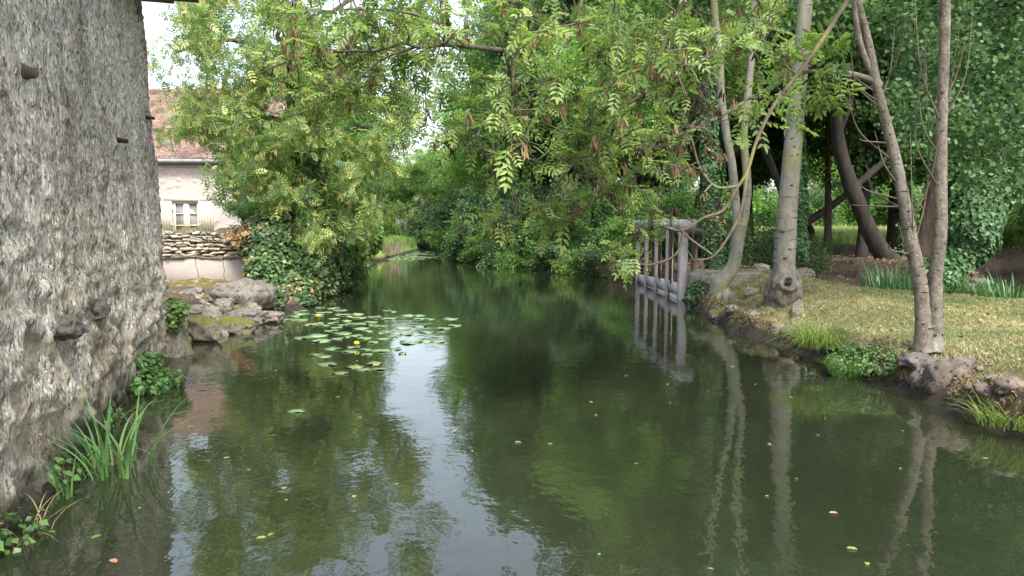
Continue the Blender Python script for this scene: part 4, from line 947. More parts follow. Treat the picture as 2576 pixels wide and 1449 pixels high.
simple_trunk('dark_ivy_tree', [(1700, 620, 14), (1700, 560, 12), (1698, 450, 11), (1702, 330, 10), (1710, 150, 8), (1715, -60, 5)], 27, 'dark ivy-covered trunk straight behind the sluice gate', 'bark_dark', seed=37, ivy=30, idens=1.4, crown=((1720, 120, 0), (4, 4, 3.5), 380, 'leafC', T_simple(), .14, 60))
simple_trunk('ivy_column_tree', [(2015, 650, 14), (2012, 560, 10), (2006, 430, 9), (2000, 300, 8), (2000, 150, 7), (1990, -60, 5)], 20, 'narrow ivy-covered trunk just behind the thick pale trunk', 'bark_dark', seed=38, ivy=19, idens=1.8, crown=((2010, 80, 1), (3, 3, 2.5), 280, 'leafD', T_round(), .12, 60))
simple_trunk('leaning_ivy_tree', [(2360, 708, 20), (2395, 672, 20), (2430, 620, 20), (2462, 540, 18), (2500, 450, 17), (2545, 340, 15), (2590, 230, 13), (2640, 100, 10), (2680, -60, 7)], 17, 'tree smothered in ivy leaning right over the pond', 'bark_dark', seed=39, ivy=62, idens=2.0, crown=((2560, -40, 0), (3.2, 3, 2.6), 300, 'leafB', T_round(), .12, 60))
simple_trunk('thin_dark_tree', [(2392, 640, 8), (2390, 560, 7), (2383, 470, 6), (2380, 300, 6), (2385, 100, 5)], 30, 'thin dark trunk just right of the twin ash stems', 'bark_dark', seed=40, ivy=None)
simple_trunk('bent_tree', [(1745, 600, 8), (1752, 520, 7), (1775, 460, 7), (1830, 400, 6), (1900, 330, 6), (1930, 260, 6), (1935, 100, 5), (1930, -80, 4)], 26, 'dark bent trunk among the ivy behind the forked tree', 'bark_dark', seed=41)
simple_trunk('slanting_tree', [(2010, 640, 8), (1985, 560, 7), (1960, 470, 7), (1935, 400, 8), (1905, 330, 7), (1880, 230, 6), (1850, 60, 5)], 22, 'thin dark tree slanting left between the forked tree and the thick pale trunk', 'bark_dark', seed=42)

# alder with drooping round leaves, upper right
def alder():
    rg = np.random.default_rng(50); b = np.array([9.6, 11.3, .3])
    T = Th('overhanging_alder', b, 'alder with drooping round blue-green leaves filling the upper right', 'tree'); sk = Skel(50)
    P = smooth_path([b, b+[-.1, 0, 2], b+[.1, .2, 4], b+[0, .3, 7]], 6); sk.trunk(P, np.linspace(.22, .08, len(P)))
    t = []
    for _ in range(480):
        x = 2255+rg.random()*460; lim = 330+170*math.sin((x-2200)/230)+40*rg.normal(); y = -420+(lim+420)*rg.random()
        if x < 2330 and y > 330+ (x-2255): continue
        t.append(at(x, y, 10.8+rg.random()*3.4))
    sk.grow(t, .35, .1, .08, .006, .6, .4)
    T.part(sk.wood(rough=.1), 'trunk', M['bark_dark'], True)
    g = Geo(); tipleaves(sk, 52, .13, T_round(.46), .075, g, rg, .9, .3, None, .5); T.part(g, 'crown', M['leafB'])
alder()

# ------------------------------------------------------------------ the overhanging ash (near, top centre)
def overhang():
    rg = np.random.default_rng(60); b = np.array([6.4, 4.6, .35])
    T = Th('overhanging_ash', b, 'near ash whose boughs hang over the river with brown bunches of keys', 'tree'); sk = Skel(60)
    P = smooth_path([b, b+[-.1, .1, 2.5], b+[-.3, .3, 4.5], b+[-.6, .6, 7], b+[-.8, 1.0, 9]], 5); sk.trunk(P, np.linspace(.24, .1, len(P)))
    def bough(pts, D): 
        Pp, R = px(pts, D); sk.trunk(Pp, R)
    top = P[14]
    def link(q, r): # from trunk to where the bough enters the view
        m = (top+q)/2+np.array([0, 0, .9]); Q = smooth_path([top, m, q], 6); sk.trunk(Q, np.linspace(.09, r, len(Q)))
    e = at(1312, -170, 6.0); link(e, .030)
    bough([(1312, -170, 9), (1309, 0, 7.5), (1302, 60, 7), (1294, 128, 6.5), (1290, 200, 4), (1286, 330, 2.5), (1290, 420, 1.5)], 6.0)
    bough([(1294, 130, 6.2), (1235, 123, 6), (1130, 113, 5.2), (1050, 118, 4.8), (1010, 107, 4.3), (950, 128, 3.6), (860, 130, 3, 6.3), (740, 150, 2.2, 6.5), (640, 190, 1.5, 6.8)], 6.0)
    bough([(1050, 117, 3.5), (960, 150, 3.2), (880, 220, 2.6), (800, 270, 2, 6.4), (700, 300, 1.4, 6.6)], 6.1)
    bough([(1190, 118, 3.6), (1150, 85, 3.8), (1080, 48, 3.5), (1000, 28, 3), (900, 22, 2.4), (800, 30, 1.6)], 6.0)
    bough([(1300, 90, 4), (1400, 70, 3.5), (1500, 40, 3), (1620, -60, 3)], 6.2)
    e = at(2030, -60, 7.0); link(e, .028)
    bough([(2030, -60, 8), (1940, 40, 6.5), (1830, 110, 5.5), (1700, 190, 5), (1560, 270, 4, 6.8), (1440, 320, 3.2, 6.7), (1370, 390, 2.6, 6.6), (1330, 400, 2, 6.5), (1240, 375, 1.5, 6.5)], 7.0)
    e = at(2150, -30, 7.2); link(e, .02)
    bough([(2150, -30, 6), (2085, 75, 5.5), (2020, 170, 5), (1950, 260, 4.6), (1905, 350, 4.2), (1880, 430, 4), (1850, 480, 3.8), (1818, 530, 3.8), (1770, 548, 3.4), (1715, 580, 3), (1660, 570, 3), (1600, 590, 1.8)], 7.2)
    bough([(1860, 468, 4), (1800, 470, 3.6), (1760, 420, 3.2), (1740, 350, 3)], 7.2)
    bough([(1720, 582, 3.5), (1700, 640, 3), (1640, 665, 2.4), (1580, 660, 1.5)], 7.1)
    bough([(1790, 640, 3), (1735, 600, 3), (1712, 575, 3)], 7.1); bough([(1880, 430, 4), (1860, 540, 3.5), (1800, 640, 2.8), (1745, 655, 2)], 7.2)
    e = at(1760, -80, 6.6); link(e, .026)
    bough([(1760, -80, 7), (1690, 60, 5.5), (1640, 180, 4.5), (1540, 300, 4), (1420, 440, 3.2), (1360, 520, 2.4), (1250, 560, 1.6)], 6.6)
    bough([(1680, 80, 4), (1700, 180, 3.5), (1730, 260, 3.2), (1690, 300, 3), (1600, 420, 2.5), (1500, 500, 2), (1400, 560, 1.5), (1160, 590, 1)], 6.8)
    e = at(1480, -120, 6.2); link(e, .022)
    bough([(1480, -120, 6), (1450, 60, 4.5), (1390, 160, 3.8), (1330, 250, 3), (1200, 330, 2.4), (1100, 420, 1.5)], 6.3)
    bough([(1500, -60, 5), (1560, 100, 4), (1530, 220, 3.4), (1470, 330, 2.6), (1450, 420, 1.6)], 6.4)
    lo = len(P)+8
    # leafy targets: density drawn as overlapping regions of the crown (x, y, rx, ry, D, n)
    reg = [(850, 60, 200, 110, 6.6, 90), (1080, 10, 200, 70, 6.2, 26), (800, 200, 150, 80, 6.6, 42), (890, 240, 110, 60, 6.4, 22), (1030, 200, 80, 130, 6.5, 34), (980, 60, 130, 60, 6.3, 26), (1120, 330, 60, 60, 6.6, 8), (1250, 60, 200, 80, 6.1, 50), (1450, 130, 200, 120, 6.4, 85), (1650, 120, 190, 130, 6.8, 90), (1250, 250, 120, 80, 6.4, 32), (1400, 290, 170, 90, 6.6, 52),
           (1560, 360, 150, 110, 6.9, 52), (1280, 400, 120, 60, 6.5, 18), (1500, 520, 150, 55, 7.0, 26), (1290, 560, 170, 45, 6.8, 28), (1850, 100, 140, 110, 7.1, 38), (1560, 450, 100, 60, 7.1, 14), (1640, 565, 70, 45, 7.0, 8), (1590, 645, 60, 55, 6.9, 16), (1480, -120, 260, 110, 6.6, 60), (1800, -140, 300, 120, 7, 90), (850, -100, 200, 80, 6.6, 14)]
    t = []
    for (x, y, rx, ry, D, n) in reg:
        for _ in range(int(n*.50)):
            a = rg.random()*6.28; r = rg.random()**.5; t.append(at(x+rx*r*math.cos(a), y+ry*r*math.sin(a), D+rg.normal()*.7))
    sk.grow(t, .14, .12, .12, .0050, .6, .25, lo)
    ntip = len(sk.tips); t2 = []
    for (x, y, rx, ry, D, n) in [(1400, 230, 350, 180, 6.4, 60), (1620, 330, 200, 200, 6.8, 60), (950, 130, 250, 120, 6.3, 30), (1700, 200, 170, 200, 7, 40)]:
        for _ in range(n): t2.append(at(x+rx*rg.uniform(-1, 1), y+ry*rg.uniform(-1, 1), D+rg.normal()*.5))
    sk.grow(t2, .14, -.12, .14, .0042, .6, .2, lo); bare = sk.tips[ntip:]; sk.tips = sk.tips[:ntip]
    T.part(sk.wood(rough=.08, n0=9), 'trunk', M['bark_twig'], True)
    g = Geo(); TA = T_ash(4, True)
    tipleaves(sk, 7, .03, TA, .155, g, rg, 1.2, .35, None, .15, 1.0)
    T.part(g, 'crown', M['ash_near'])
    # brown key bunches under the twigs
    K = T_keys(); pos = [sk.p[i[-1]] for i in bare if rg.random() < .7]+[sk.p[i[len(i)//2]] for i in sk.tips if rg.random() < .5]+[sk.p[i[-1]] for i in sk.tips if rg.random() < .12]
    pos = np.array(pos); n = len(pos); a = rg.random(n)*6.28
    g = Geo(); leaves(g, K, pos, np.stack([np.cos(a), np.sin(a), a*0], 1), np.tile([0, 0, 1.], (n, 1)), .085+.06*rg.random(n), rg.random(n)); T.part(g, 'key_bunches', M['keys_b'])
overhang()

# ------------------------------------------------------------------ left ash with yellow keys and ivy trunk
def leftash():
    D = 19.5; rg = np.random.default_rng(70); b = at(775, 735, D)
    T = Th('yellowing_ash', b, 'ash hung with yellow keys, its trunk wrapped in ivy, in front of the cottage', 'tree'); sk = Skel(70)
    P, R = px([(785, 745, 22), (780, 640, 18), (772, 520, 16), (768, 400, 15), (762, 280, 13), (758, 150, 11), (750, 0, 9), (748, -160, 7), (745, -300, 4)], D); sk.trunk(P, R)
    for l in ([(765, 330, 8), (700, 300, 6), (620, 300, 5), (540, 330, 3.5), (450, 340, 2)], [(760, 200, 8), (680, 130, 6), (560, 100, 5), (440, 130, 3)], [(768, 380, 7), (850, 330, 5), (930, 320, 4), (1010, 330, 2)], [(755, 100, 7), (850, 20, 5), (950, -40, 4)], [(775, 520, 6), (700, 480, 5), (640, 440, 4), (560, 400, 2)], [(775, 520, 6), (830, 430, 5), (870, 520, 3), (860, 640, 2)], [(758, 90, 7), (640, -20, 5), (520, -60, 3)]):
        Pl, Rl = px([(q[0], q[1], q[2], D+(q[0]-768)*.003*(-1 if i % 2 else 1)) for i, q in enumerate(l)], D); sk.trunk(Pl, Rl)
    reg = [(470, 60, 110, 90, 50), (560, 20, 150, 110, 60), (500, 150, 110, 70, 48), (640, 120, 130, 100, 75), (480, 260, 85, 60, 32), (560, 260, 110, 60, 48), (690, 230, 110, 70, 55), (480, 340, 80, 45, 26), (600, 340, 100, 50, 34), (550, 410, 70, 30, 15), (680, 360, 90, 60, 42), (640, 450, 70, 40, 28), (700, 520, 70, 60, 28), (900, 240, 110, 90, 70), (880, 380, 120, 80, 75), (980, 330, 60, 50, 20), (800, 300, 90, 90, 55), (820, 480, 90, 80, 50), (780, 600, 60, 50, 20), (880, 560, 70, 70, 22), (820, 100, 140, 120, 70), (960, 120, 50, 80, 12), (1010, 240, 45, 60, 14), (1035, 50, 70, 60, 20), (1090, 150, 30, 50, 7), (600, -120, 200, 90, 55), (840, -120, 90, 80, 12)]
    t = []
    for (x, y, rx, ry, n) in [(x_+rg.normal()*rx_*.5, y_+rg.normal()*ry_*.5, rx_*.42, ry_*.42, n_/5) for (x_, y_, rx_, ry_, n_) in reg for _ in range(5)]:
        for _ in range(int(n*(.62 if x < 720 and y < 430 else .75))):
            a = rg.random()*6.28; r = rg.random()**.5; t.append(at(x+rx*r*math.cos(a), y+ry*r*math.sin(a), D-.6+rg.normal()*.9))
    sk.grow(t, .4, .12, .1, .008, .55, .3, 8)
    T.part(sk.wood(rough=.1), 'trunk', M['bark_brown'], True)
    g = Geo(); tipleaves(sk, 15, .13, T_ash(4, False), .27, g, rg, .8, .3, None, .3); T.part(g, 'crown', M['ash_yel'])
    pos = np.array([sk.p[i[-1]]+rg.normal(0, .12, 3) for i in sk.tips for _ in range(3) if rg.random() < .6]); n = len(pos); a = rg.random(n)*6.28
    g = Geo(); leaves(g, T_keys(), pos, np.stack([np.cos(a), np.sin(a), a*0], 1), np.tile([0, 0, 1.], (n, 1)), .15+.1*rg.random(n), rg.random(n)); T.part(g, 'key_bunches', M['keys_y'])
    g = Geo(); gb = Geo(); m = 30; ivycoat(g, P[:m], R[:m], 2600, np.full(m, .40)*np.linspace(1.3, .75, m), .085, rg, None, gb, .03); T.part(g, 'ivy', M['ivy'])
leftash()

def clump(name, x, y, z, n, h, w, lean, rad, mat, label, cat='grass', seed=0, segs=5, droop=1, pos=None, azb=None, group=None):
    p = gnd(x, y, z) if pos is None else np.array(pos); r = RNG
    a = r.random(n)*6.28; q = p+np.c_[np.cos(a)*rad*r.random(n)**.5, np.sin(a)*rad*r.random(n)**.5, np.zeros(n)]
    q[:, 2] = p[2]-.03
    g = Geo(); az = a+r.normal(0, .5, n) if azb is None else azb+r.normal(0, .8, n)
    blades(g, q, h*(.6+.6*r.random(n)), lean*(.4+.9*r.random(n)), w*(.7+.5*r.random(n)), segs, None, droop, az)
    return tag(g.build(name, M[mat], None, False, p), label, cat, group)
# ------------------------------------------------------------------ ivy mound
def blobs(name, bl, n, T, size, mat, label, cat, seed=1, brown=None, stems=True, flat=.3, browntest=None, group=None, dens=None):
    rg = np.random.default_rng(seed); c = np.array([b[0] for b in bl], float); r = np.array([b[1] for b in bl], float)
    Tt = Th(name, (c[0][0], c[0][1], 0), label, cat, group)
    w = (r[:, 0]*r[:, 2]+r[:, 1]*r[:, 2]); w = w/w.sum(); k = rg.choice(len(bl), n, p=w)
    d = nrm(rg.normal(size=(n, 3))); rad = 1-.28*rg.random(n)**1.5
    lump = 1+.22*fbm(c[k]*3+d*2.2, seed, 3); q = c[k]+d*r[k]*(rad*lump)[:, None]
    ok = q[:, 2] > -.02
    for j in range(len(bl)):
        e = (((q-c[j])/r[j])**2).sum(1); ok &= ~((e < .40))
    q = q[ok]; d = d[ok]; n = len(q)
    dirs = nrm(np.c_[rg.normal(0, .7, n), rg.normal(0, .7, n), -np.ones(n)*.6]+d*.5); nor = nrm(d+rg.normal(0, .5, (n, 3))+[0, 0, flat]); tint = rg.random(n); sz = size*(.6+.8*rg.random(n))
    b = browntest(q, rg) if browntest else np.zeros(n, bool)
    g = Geo(); leaves(g, T, q[~b], dirs[~b], nor[~b], sz[~b], tint[~b]); Tt.part(g, 'foliage', M[mat])
    if b.any(): g = Geo(); leaves(g, T, q[b], dirs[b], nor[b], sz[b], tint[b]); Tt.part(g, 'withered_leaves', M[brown])
    if stems:
        g = Geo()
        for j in range(len(bl)*5):
            cc = c[j % len(bl)]; rr = r[j % len(bl)]; a = np.array([cc[0]+rg.normal()*rr[0]*.2, cc[1]+rg.normal()*rr[1]*.2, max(0, cc[2]-rr[2]*1.0)]); e = cc+nrm(rg.normal(size=3)+[0, 0, .4])*rr*.8
            tube(g, smooth_path([a, (a+e)/2+rg.normal(0, .08, 3), e], 4), np.linspace(.02, .006, 9), 4)
        Tt.part(g, 'stems', M['bark_brown'])
    return Tt
def B(x, y, D, rx, ry, rz): return (at(x, y, D), (rx*mpp(D), ry, rz*mpp(D)))
def ivb(q, rg):
    c1 = at(600, 585, 18.6); c2 = at(640, 670, 18.4); c3 = at(760, 720, 17.5)
    p = np.exp(-(((q-c1)[:, [0, 2]]/[.42, .32])**2).sum(1))*1.2+np.exp(-(((q-c2)[:, [0, 2]]/[.25, .3])**2).sum(1))*.55+np.exp(-(((q-c3)[:, [0, 2]]/[.3, .25])**2).sum(1))*.25+.015
    return rg.random(len(q)) < p
blobs('ivy_mound', [B(650, 600, 18.9, 50, .8, 55), B(615, 595, 18.8, 40, .45, 24), B(700, 600, 19.0, 60, 1.0, 70), B(690, 680, 18.2, 65, 1.0, 70), B(740, 730, 17.8, 60, .9, 50), B(790, 700, 19, 60, 1.2, 80), B(700, 745, 17.2, 45, .7, 42), B(752, 765, 16.7, 42, .5, 30), B(715, 772, 16.6, 26, .4, 22), B(810, 640, 20.5, 60, 1.2, 80), B(760, 590, 20, 60, 1.0, 60), B(830, 705, 20.5, 40, 1.0, 35)],
      34000, T_ivy(), .085, 'ivy', 'dense mound of ivy with orange withered leaves spilling over the garden wall', 'ivy', 81, 'ivy_brown', browntest=ivb)
blobs('bank_shrub', [B(880, 620, 22, 40, .8, 55), B(860, 560, 22.5, 50, 1.0, 60), B(920, 590, 25, 40, 1, 50), B(850, 680, 21, 25, .6, 30), B(900, 655, 24, 25, .6, 20)], 13000, T_round(), .085, 'leafA', 'broad-leafed shrub leaning over the water right of the ivy mound', 'shrub', 82)
blobs('elder_bush', [B(700, 540, 22, 60, 1, 40), B(640, 530, 22, 40, .8, 22)], 5000, T_simple(), .10, 'leafA', 'small bush growing behind the garden wall above the ivy', 'shrub', 83)
# dark bramble behind gate & forked tree
blobs('bramble_thicket', [(np.array([7.0, 22.5, 1.1]), np.array([1.1, 1.6, 1.0])), (np.array([8.0, 21.5, .9]), np.array([.9, 1.2, .8]))], 9000, T_simple(), .08, 'leafD', 'dark bramble thicket behind the forked tree', 'bush', 84)
# plants on the mill wall foot
p1 = at(405, 800, 10.2)
blobs('leafy_wall_plant', [(p1, np.array([.24, .25, .22])), (p1+[.12, 0, .12], np.array([.2, .2, .16])), (p1+[-.14, 0, .1], np.array([.16, .2, .17]))], 1500, T_round(), .055, 'herb', 'bright green leafy plant growing on the mossy stump at the mill corner', 'plant', 85, flat=.9)
p2 = gnd(350, 985); p2[2] = .12
blobs('trailing_wall_plant', [(p2, np.array([.36, .35, .13])), (p2+[-.15, .3, .14], np.array([.2, .3, .13]))], 800, T_simple(.4), .075, 'herb', 'trailing green plant at the waterline below the leafy stump plant', 'plant', 86, flat=.9)
p3 = gnd(60, 1235); p3[2] = .1
blobs('small_waterline_plant', [(p3, np.array([.14, .2, .10])), (p3+[.1, .25, -.02], np.array([.1, .15, .06]))], 60, T_round(), .05, 'herb', 'tiny round-leafed plant on the wall foot at the lower left', 'plant', 87, flat=.9)
for k_, (x_, y_, nn_) in enumerate([(255, 1075, 110), (130, 1215, 80), (20, 1370, 90)]):
    pq = gnd(x_, y_); pq[2] = .08
    blobs('waterline_weed', [(pq, np.array([.16, .22, .09]))], nn_, T_simple(.4), .06, 'herb', ['small weed at the wall foot behind the arching sedge', 'small weed at the wall foot left of the arching sedge', 'small weed at the wall foot in the lower left corner'][k_], 'plant', 120+k_, flat=.9, stems=False)
    clump('dead_stems', 0, 0, 0, 14, .3, .008, 1.2, .2, 'straw', ['dead stalks on the water behind the arching sedge', 'dead stalks on the water left of the arching sedge', 'dead stalks on the water in the lower left corner'][k_], 'dry grass', pos=(pq[0]+.05, pq[1]+.1, 0.02))
# gate-side ivy patch
p4 = gnd(1765, 775); blobs('ivy_patch', [(p4+[.05, .3, .30], np.array([.33, .3, .30]))], 900, T_ivy(), .06, 'ivy', 'patch of ivy hanging down the bank beside the stone abutment', 'ivy', 88, stems=False)
p5 = gnd(2200, 905, .25); blobs('bank_weeds', [(p5+[0, .1, 0], np.array([.5, .35, .16])), (p5+[.5, -.25, -.05], np.array([.3, .25, .12]))], 2600, T_round(), .026, 'herb', 'low nettle-like weeds on the bank left of the twin-stemmed ash', 'plant', 89, stems=False, flat=.9)

# ------------------------------------------------------------------ blades
clump('sedge_clump', 300, 1185, 0, 46, .70, .019, .85, .28, 'sedge', 'arching dark green sedge standing in the water by the mill wall', 'sedge', segs=9, droop=1.1)
clump('sedge_clump', 170, 1250, 0, 9, .42, .022, .5, .10, 'sedge', 'small sedge tuft left of the arching one at the wall foot', 'sedge', segs=8)
clump('grass_tuft', 2070, 905, .12, 420, .50, .010, 1.1, .30, 'grass', 'big drooping tuft of long grass over the water below the burl tree', 'grass tuft', segs=6, droop=1.5, pos=gnd(2075, 895, .18)+np.array([0, .2, .12]))
clump('grass_tuft', 2125, 935, 0.05, 150, .26, .012, .8, .2, 'grass', 'small bright grass tuft right below the big drooping one', 'grass tuft', segs=5)
clump('grass_tuft', 2560, 1060, .1, 200, .3, .009, 1.0, .35, 'grass', 'thin pale grass tuft at the water edge on the right border', 'grass tuft', segs=5)
clump('grass_tuft', 2500, 1050, .05, 110, .22, .008, 1.0, .25, 'straw', 'dry straw tuft hanging over the water near the right border', 'grass tuft', segs=5)
clump('iris_clump', 2180, 742, .0, 130, .95, .04, .35, .7, 'iris', 'tall leftmost iris clump at the pond edge', 'iris', pos=(8.9, 17.6, .1))
clump('iris_clump', 2300, 750, .0, 200, .72, .035, .6, .9, 'iris', 'iris bed at the pond edge just left of the twin ash stems', 'iris', pos=(9.7, 16.9, .05))
clump('iris_clump', 2240, 750, .0, 200, .55, .03, .7, .9, 'iris', 'low iris patch in the middle of the pond-edge bed', 'iris', pos=(9.1, 16.9, .1))
clump('iris_clump', 2430, 755, .0, 190, .85, .035, .6, .8, 'iris', 'iris clump at the pond edge right of the twin ash stems', 'iris', pos=(10.6, 16.0, .05))
clump('woodland_sedge', 2095, 645, .6, 50, .8, .05, .7, .4, 'iris', 'lone sedge tuft on the leaf litter in front of the log pile', 'sedge')
# sunny grass bank on the far left & meadow
def scatter(n, fn, rg):
    out = []
    while sum(len(o) for o in out) < n:
        P = fn(rg, n); z, dr, dp = height(P); k = (dr > .04) & (dp > .04) & (z > 0.02); out.append(np.c_[P, z][k])
    return np.concatenate(out)[:n]
rgs = np.random.default_rng(99)
q = scatter(85000, lambda r, n: np.c_[3+r.random(n)*7.5, 5+r.random(n)*12.5], rgs); q = q[(q[:, 1] < 17.2+.7*fbm(q*.5, 44, 3))]
dense = vn(np.c_[q[:, :2]*1.6, q[:, 0]*0], 5)
g = Geo(); tt = np.clip(.36+.5*dense+.2*rgs.normal(size=len(q)), 0, 1)
blades(g, q-[0, 0, .01], .03+.06*rgs.random(len(q))*(1+.6*dense), .9, .010, 2, tt); tag(g.build('lawn_grass', M['lawn']), 'short dry mown grass of the lawn strip between river and pond', 'grass', kind='stuff')
q = scatter(30000, lambda r, n: np.c_[3+r.random(n)*3.6, 5+r.random(n)*13], rgs); _, dr, _ = height(q[:, :2]); q = q[dr < .22+.6*rgs.random(len(q))**2]
g = Geo(); blades(g, q, .05+.11*rgs.random(len(q)), 1.3, .007, 4, None, 1.6); tag(g.build('bank_straw', M['straw']), 'dead straw and roots trailing over the edge of the right bank', 'dry grass', kind='stuff')
q = scatter(24000, lambda r, n: np.c_[3.5+r.random(n)**1.2*24, 14.5+r.random(n)*26], rgs); lawnm = (q[:, 1] > 16.5+.9*fbm(q*.5, 44, 3)); q = q[lawnm]
n = len(q); g = Geo(); leaves(g, T_simple(.4), q+[0, 0, .012], rgs.normal(size=(n, 3))*[1, 1, .15], np.array([0, 0, 1])+rgs.normal(size=(n, 3))*.35, .05+.05*rgs.random(n)); tag(g.build('leaf_litter', M['litter']), 'brown fallen leaves covering the woodland floor', 'leaf litter', kind='stuff')
q = scatter(14000, lambda r, n: np.c_[3.2+r.random(n)*4.2, 6+r.random(n)*12], rgs); _, dr, _ = height(q[:, :2]); q = q[dr < .08+.5*rgs.random(len(q))]; n = len(q)
g = Geo(); leaves(g, T_simple(.4), q+[0, 0, .012], rgs.normal(size=(n, 3))*[1, 1, .3], np.array([0, 0, 1])+rgs.normal(size=(n, 3))*.4, .03+.04*rgs.random(n)); q2 = scatter(2600, lambda r, n: np.c_[3.5+r.random(n)*6, 6+r.random(n)*11], rgs); m2 = len(q2); leaves(g, T_simple(.4), q2+[0, 0, .035], rgs.normal(size=(m2, 3))*[1, 1, .3], np.array([0, 0, 1])+rgs.normal(size=(m2, 3))*.4, .025+.035*rgs.random(m2))
tag(g.build('bank_debris', M['litter']), 'brown dead leaves scattered over the near right bank and lawn', 'leaf litter', kind='stuff')
q = scatter(42000, lambda r, n: np.c_[4+r.random(n)*52, 40+r.random(n)**1.3*35], rgs); g = Geo(); blades(g, q, .6+.6*rgs.random(len(q)), .5, .035, 3); tag(g.build('meadow_grass', M['meadow']), 'tall pale sunlit meadow grass beyond the wood', 'grass', kind='stuff')
q = scatter(9000, lambda r, n: np.c_[-9.5+r.random(n)*4.5, 27+r.random(n)*26], rgs); _, dr, _ = height(q[:, :2]); q = q[dr < 1.6]; g = Geo(); blades(g, q, .35+.4*rgs.random(len(q)), .7, .03, 4); tag(g.build('bank_grass', M['grass']), 'lush bright grass on the far left river bank', 'grass', kind='stuff')
q = scatter(1600, lambda r, n: np.c_[5+r.random(n)*19, 39.5+r.random(n)*5], rgs); g = Geo(); blades(g, q, .4+.5*rgs.random(len(q)), .7, .04, 4); tag(g.build('woodland_edge_grass', M['grass']), 'green grass and weeds at the edge of the wood before the meadow', 'grass', kind='stuff')
# dry brown shrub at the bend
pb = gnd(985, 636, .3)
clump('dry_shrub', 0, 0, 0, 150, 1.0, .02, .7, .55, 'dry', 'dead brown upright shrub on the sunny left bank at the river bend', 'shrub', pos=(at(985, 630, 40)[0], 40, .3), segs=4)

# ------------------------------------------------------------------ right bank rocks
GR = 'limestone rocks along the right bank'
def rr(x, y, w, h, z, lab, mt='rock_pale', **k): return rock(x, y, w, h, z, lab, mt, GR, **k)
rr(2006, 838, 32, 70, .02, 'tall upright pale stone right against the burl tree', 'rock_pale', rough=.2)
rr(1957, 858, 36, 34, -.02, 'rounded grey stone directly below the burl', 'rock_grey')
rr(1988, 858, 32, 30, -.02, 'second rounded stone just right of the one below the burl', 'rock_grey')
rr(1925, 850, 34, 22, -.02, 'low grey stone at the waterline left of the burl stones', 'rock_grey')
rr(2318, 930, 92, 30, .22, 'flat overhanging slab right under the twin-stemmed ash', 'rock_grey', dep=.55)
rr(2345, 990, 100, 74, .0, 'large dark undercut rock below the slab of the twin ash', 'rock_grey', rough=.4, dep=.4)
rr(2395, 1012, 104, 90, .0, 'big pinkish broken rock at the right bank waterline', 'rock_pink', rough=.4, dep=.45)
rr(2447, 975, 26, 38, .15, 'small upright pinkish stone behind the big broken rock', 'rock_pink')
rr(2476, 1010, 84, 44, .05, 'mossy humped rock right of the big broken rock', 'rock_moss')
rr(2538, 990, 28, 28, .28, 'isolated pale knob of stone near the right border', 'rock_pink')
rr(2520, 1064, 70, 34, .0, 'dark low rock under the pale grass at the right border', 'rock_moss')
rr(2163, 872, 34, 16, .2, 'pale flat stone half buried in the bank weeds', 'rock_pale')
rr(1890, 745, 32, 18, .42, 'small pale stone on the slope between the forked and burl trees', 'rock_pale')
rr(1915, 682, 40, 16, .68, 'pale flat stone on the bank top left of the burl tree', 'rock_pale')
rr(2024, 694, 46, 16, .68, 'long pale stone on the bank top right of the burl tree', 'rock_pale')
rr(1895, 815, 48, 34, .0, 'grey mossy rock at the waterline between the two bank trees', 'rock_moss')
rr(1812, 806, 44, 26, .0, 'dark square stone at the foot of the forked tree', 'rock_moss')
rr(1855, 828, 40, 22, -.02, 'low dark stone in the water right of the forked tree', 'rock_moss')
rr(1960, 690, 24, 12, .68, 'tiny pale stone behind the thick pale trunk', 'rock_pale')
for i in range(11):
    x = 2425+rgs.random()*66; y = 742-rgs.random()*34; rock(x, y, 22+rgs.random()*14, 8, 0, 'thin slab in the little stone heap at the pond edge', ['rock_grey', 'rock_pale'][i % 2], 'slabs of the stone heap in the pond', D=19.5+(742-y)*.03, name='stone_slab')
for i in range(70):
    t_ = rgs.random(); k_ = int(4+t_*9); a_ = np.array(RB[k_]); b_ = np.array(RB[k_+1]); q_ = a_+(b_-a_)*rgs.random()+[.05+.25*rgs.random(), .05]
    z_ = max(hz(q_[0], q_[1]), 0); RK[0] += 1; w_ = .07+.24*rgs.random()**1.8
    tag(rockgeo((q_[0], q_[1], z_+.01), (w_, w_*.8, w_*.6), RK[0], i, .35, 3).build('bank_stone', M[['rock_pale', 'rock_grey', 'rock_moss', 'rock_pink'][i % 4]], None, True, (q_[0], q_[1], z_)), 'small rough stone embedded in the earth edge of the near right bank', 'stone', 'small stones along the right bank')
for i in range(22):
    x_ = 448+rgs.random()*110; y_ = 800+rgs.random()*52; RK[0] += 1; p_ = gnd(x_, y_); w_ = .22+.3*rgs.random()
    tag(rockgeo((p_[0], p_[1]+.25, .0+.0), (w_*1.2, w_, w_*.7), RK[0], i, .3, 3).build('shore_stone', M[['rock_moss', 'rock_pale', 'rock_grey'][i % 3]], None, True, (p_[0], p_[1], 0)), 'small rubble stone filling the gaps of the boulder pile by the mill corner', 'stone', 'rubble between the boulders')
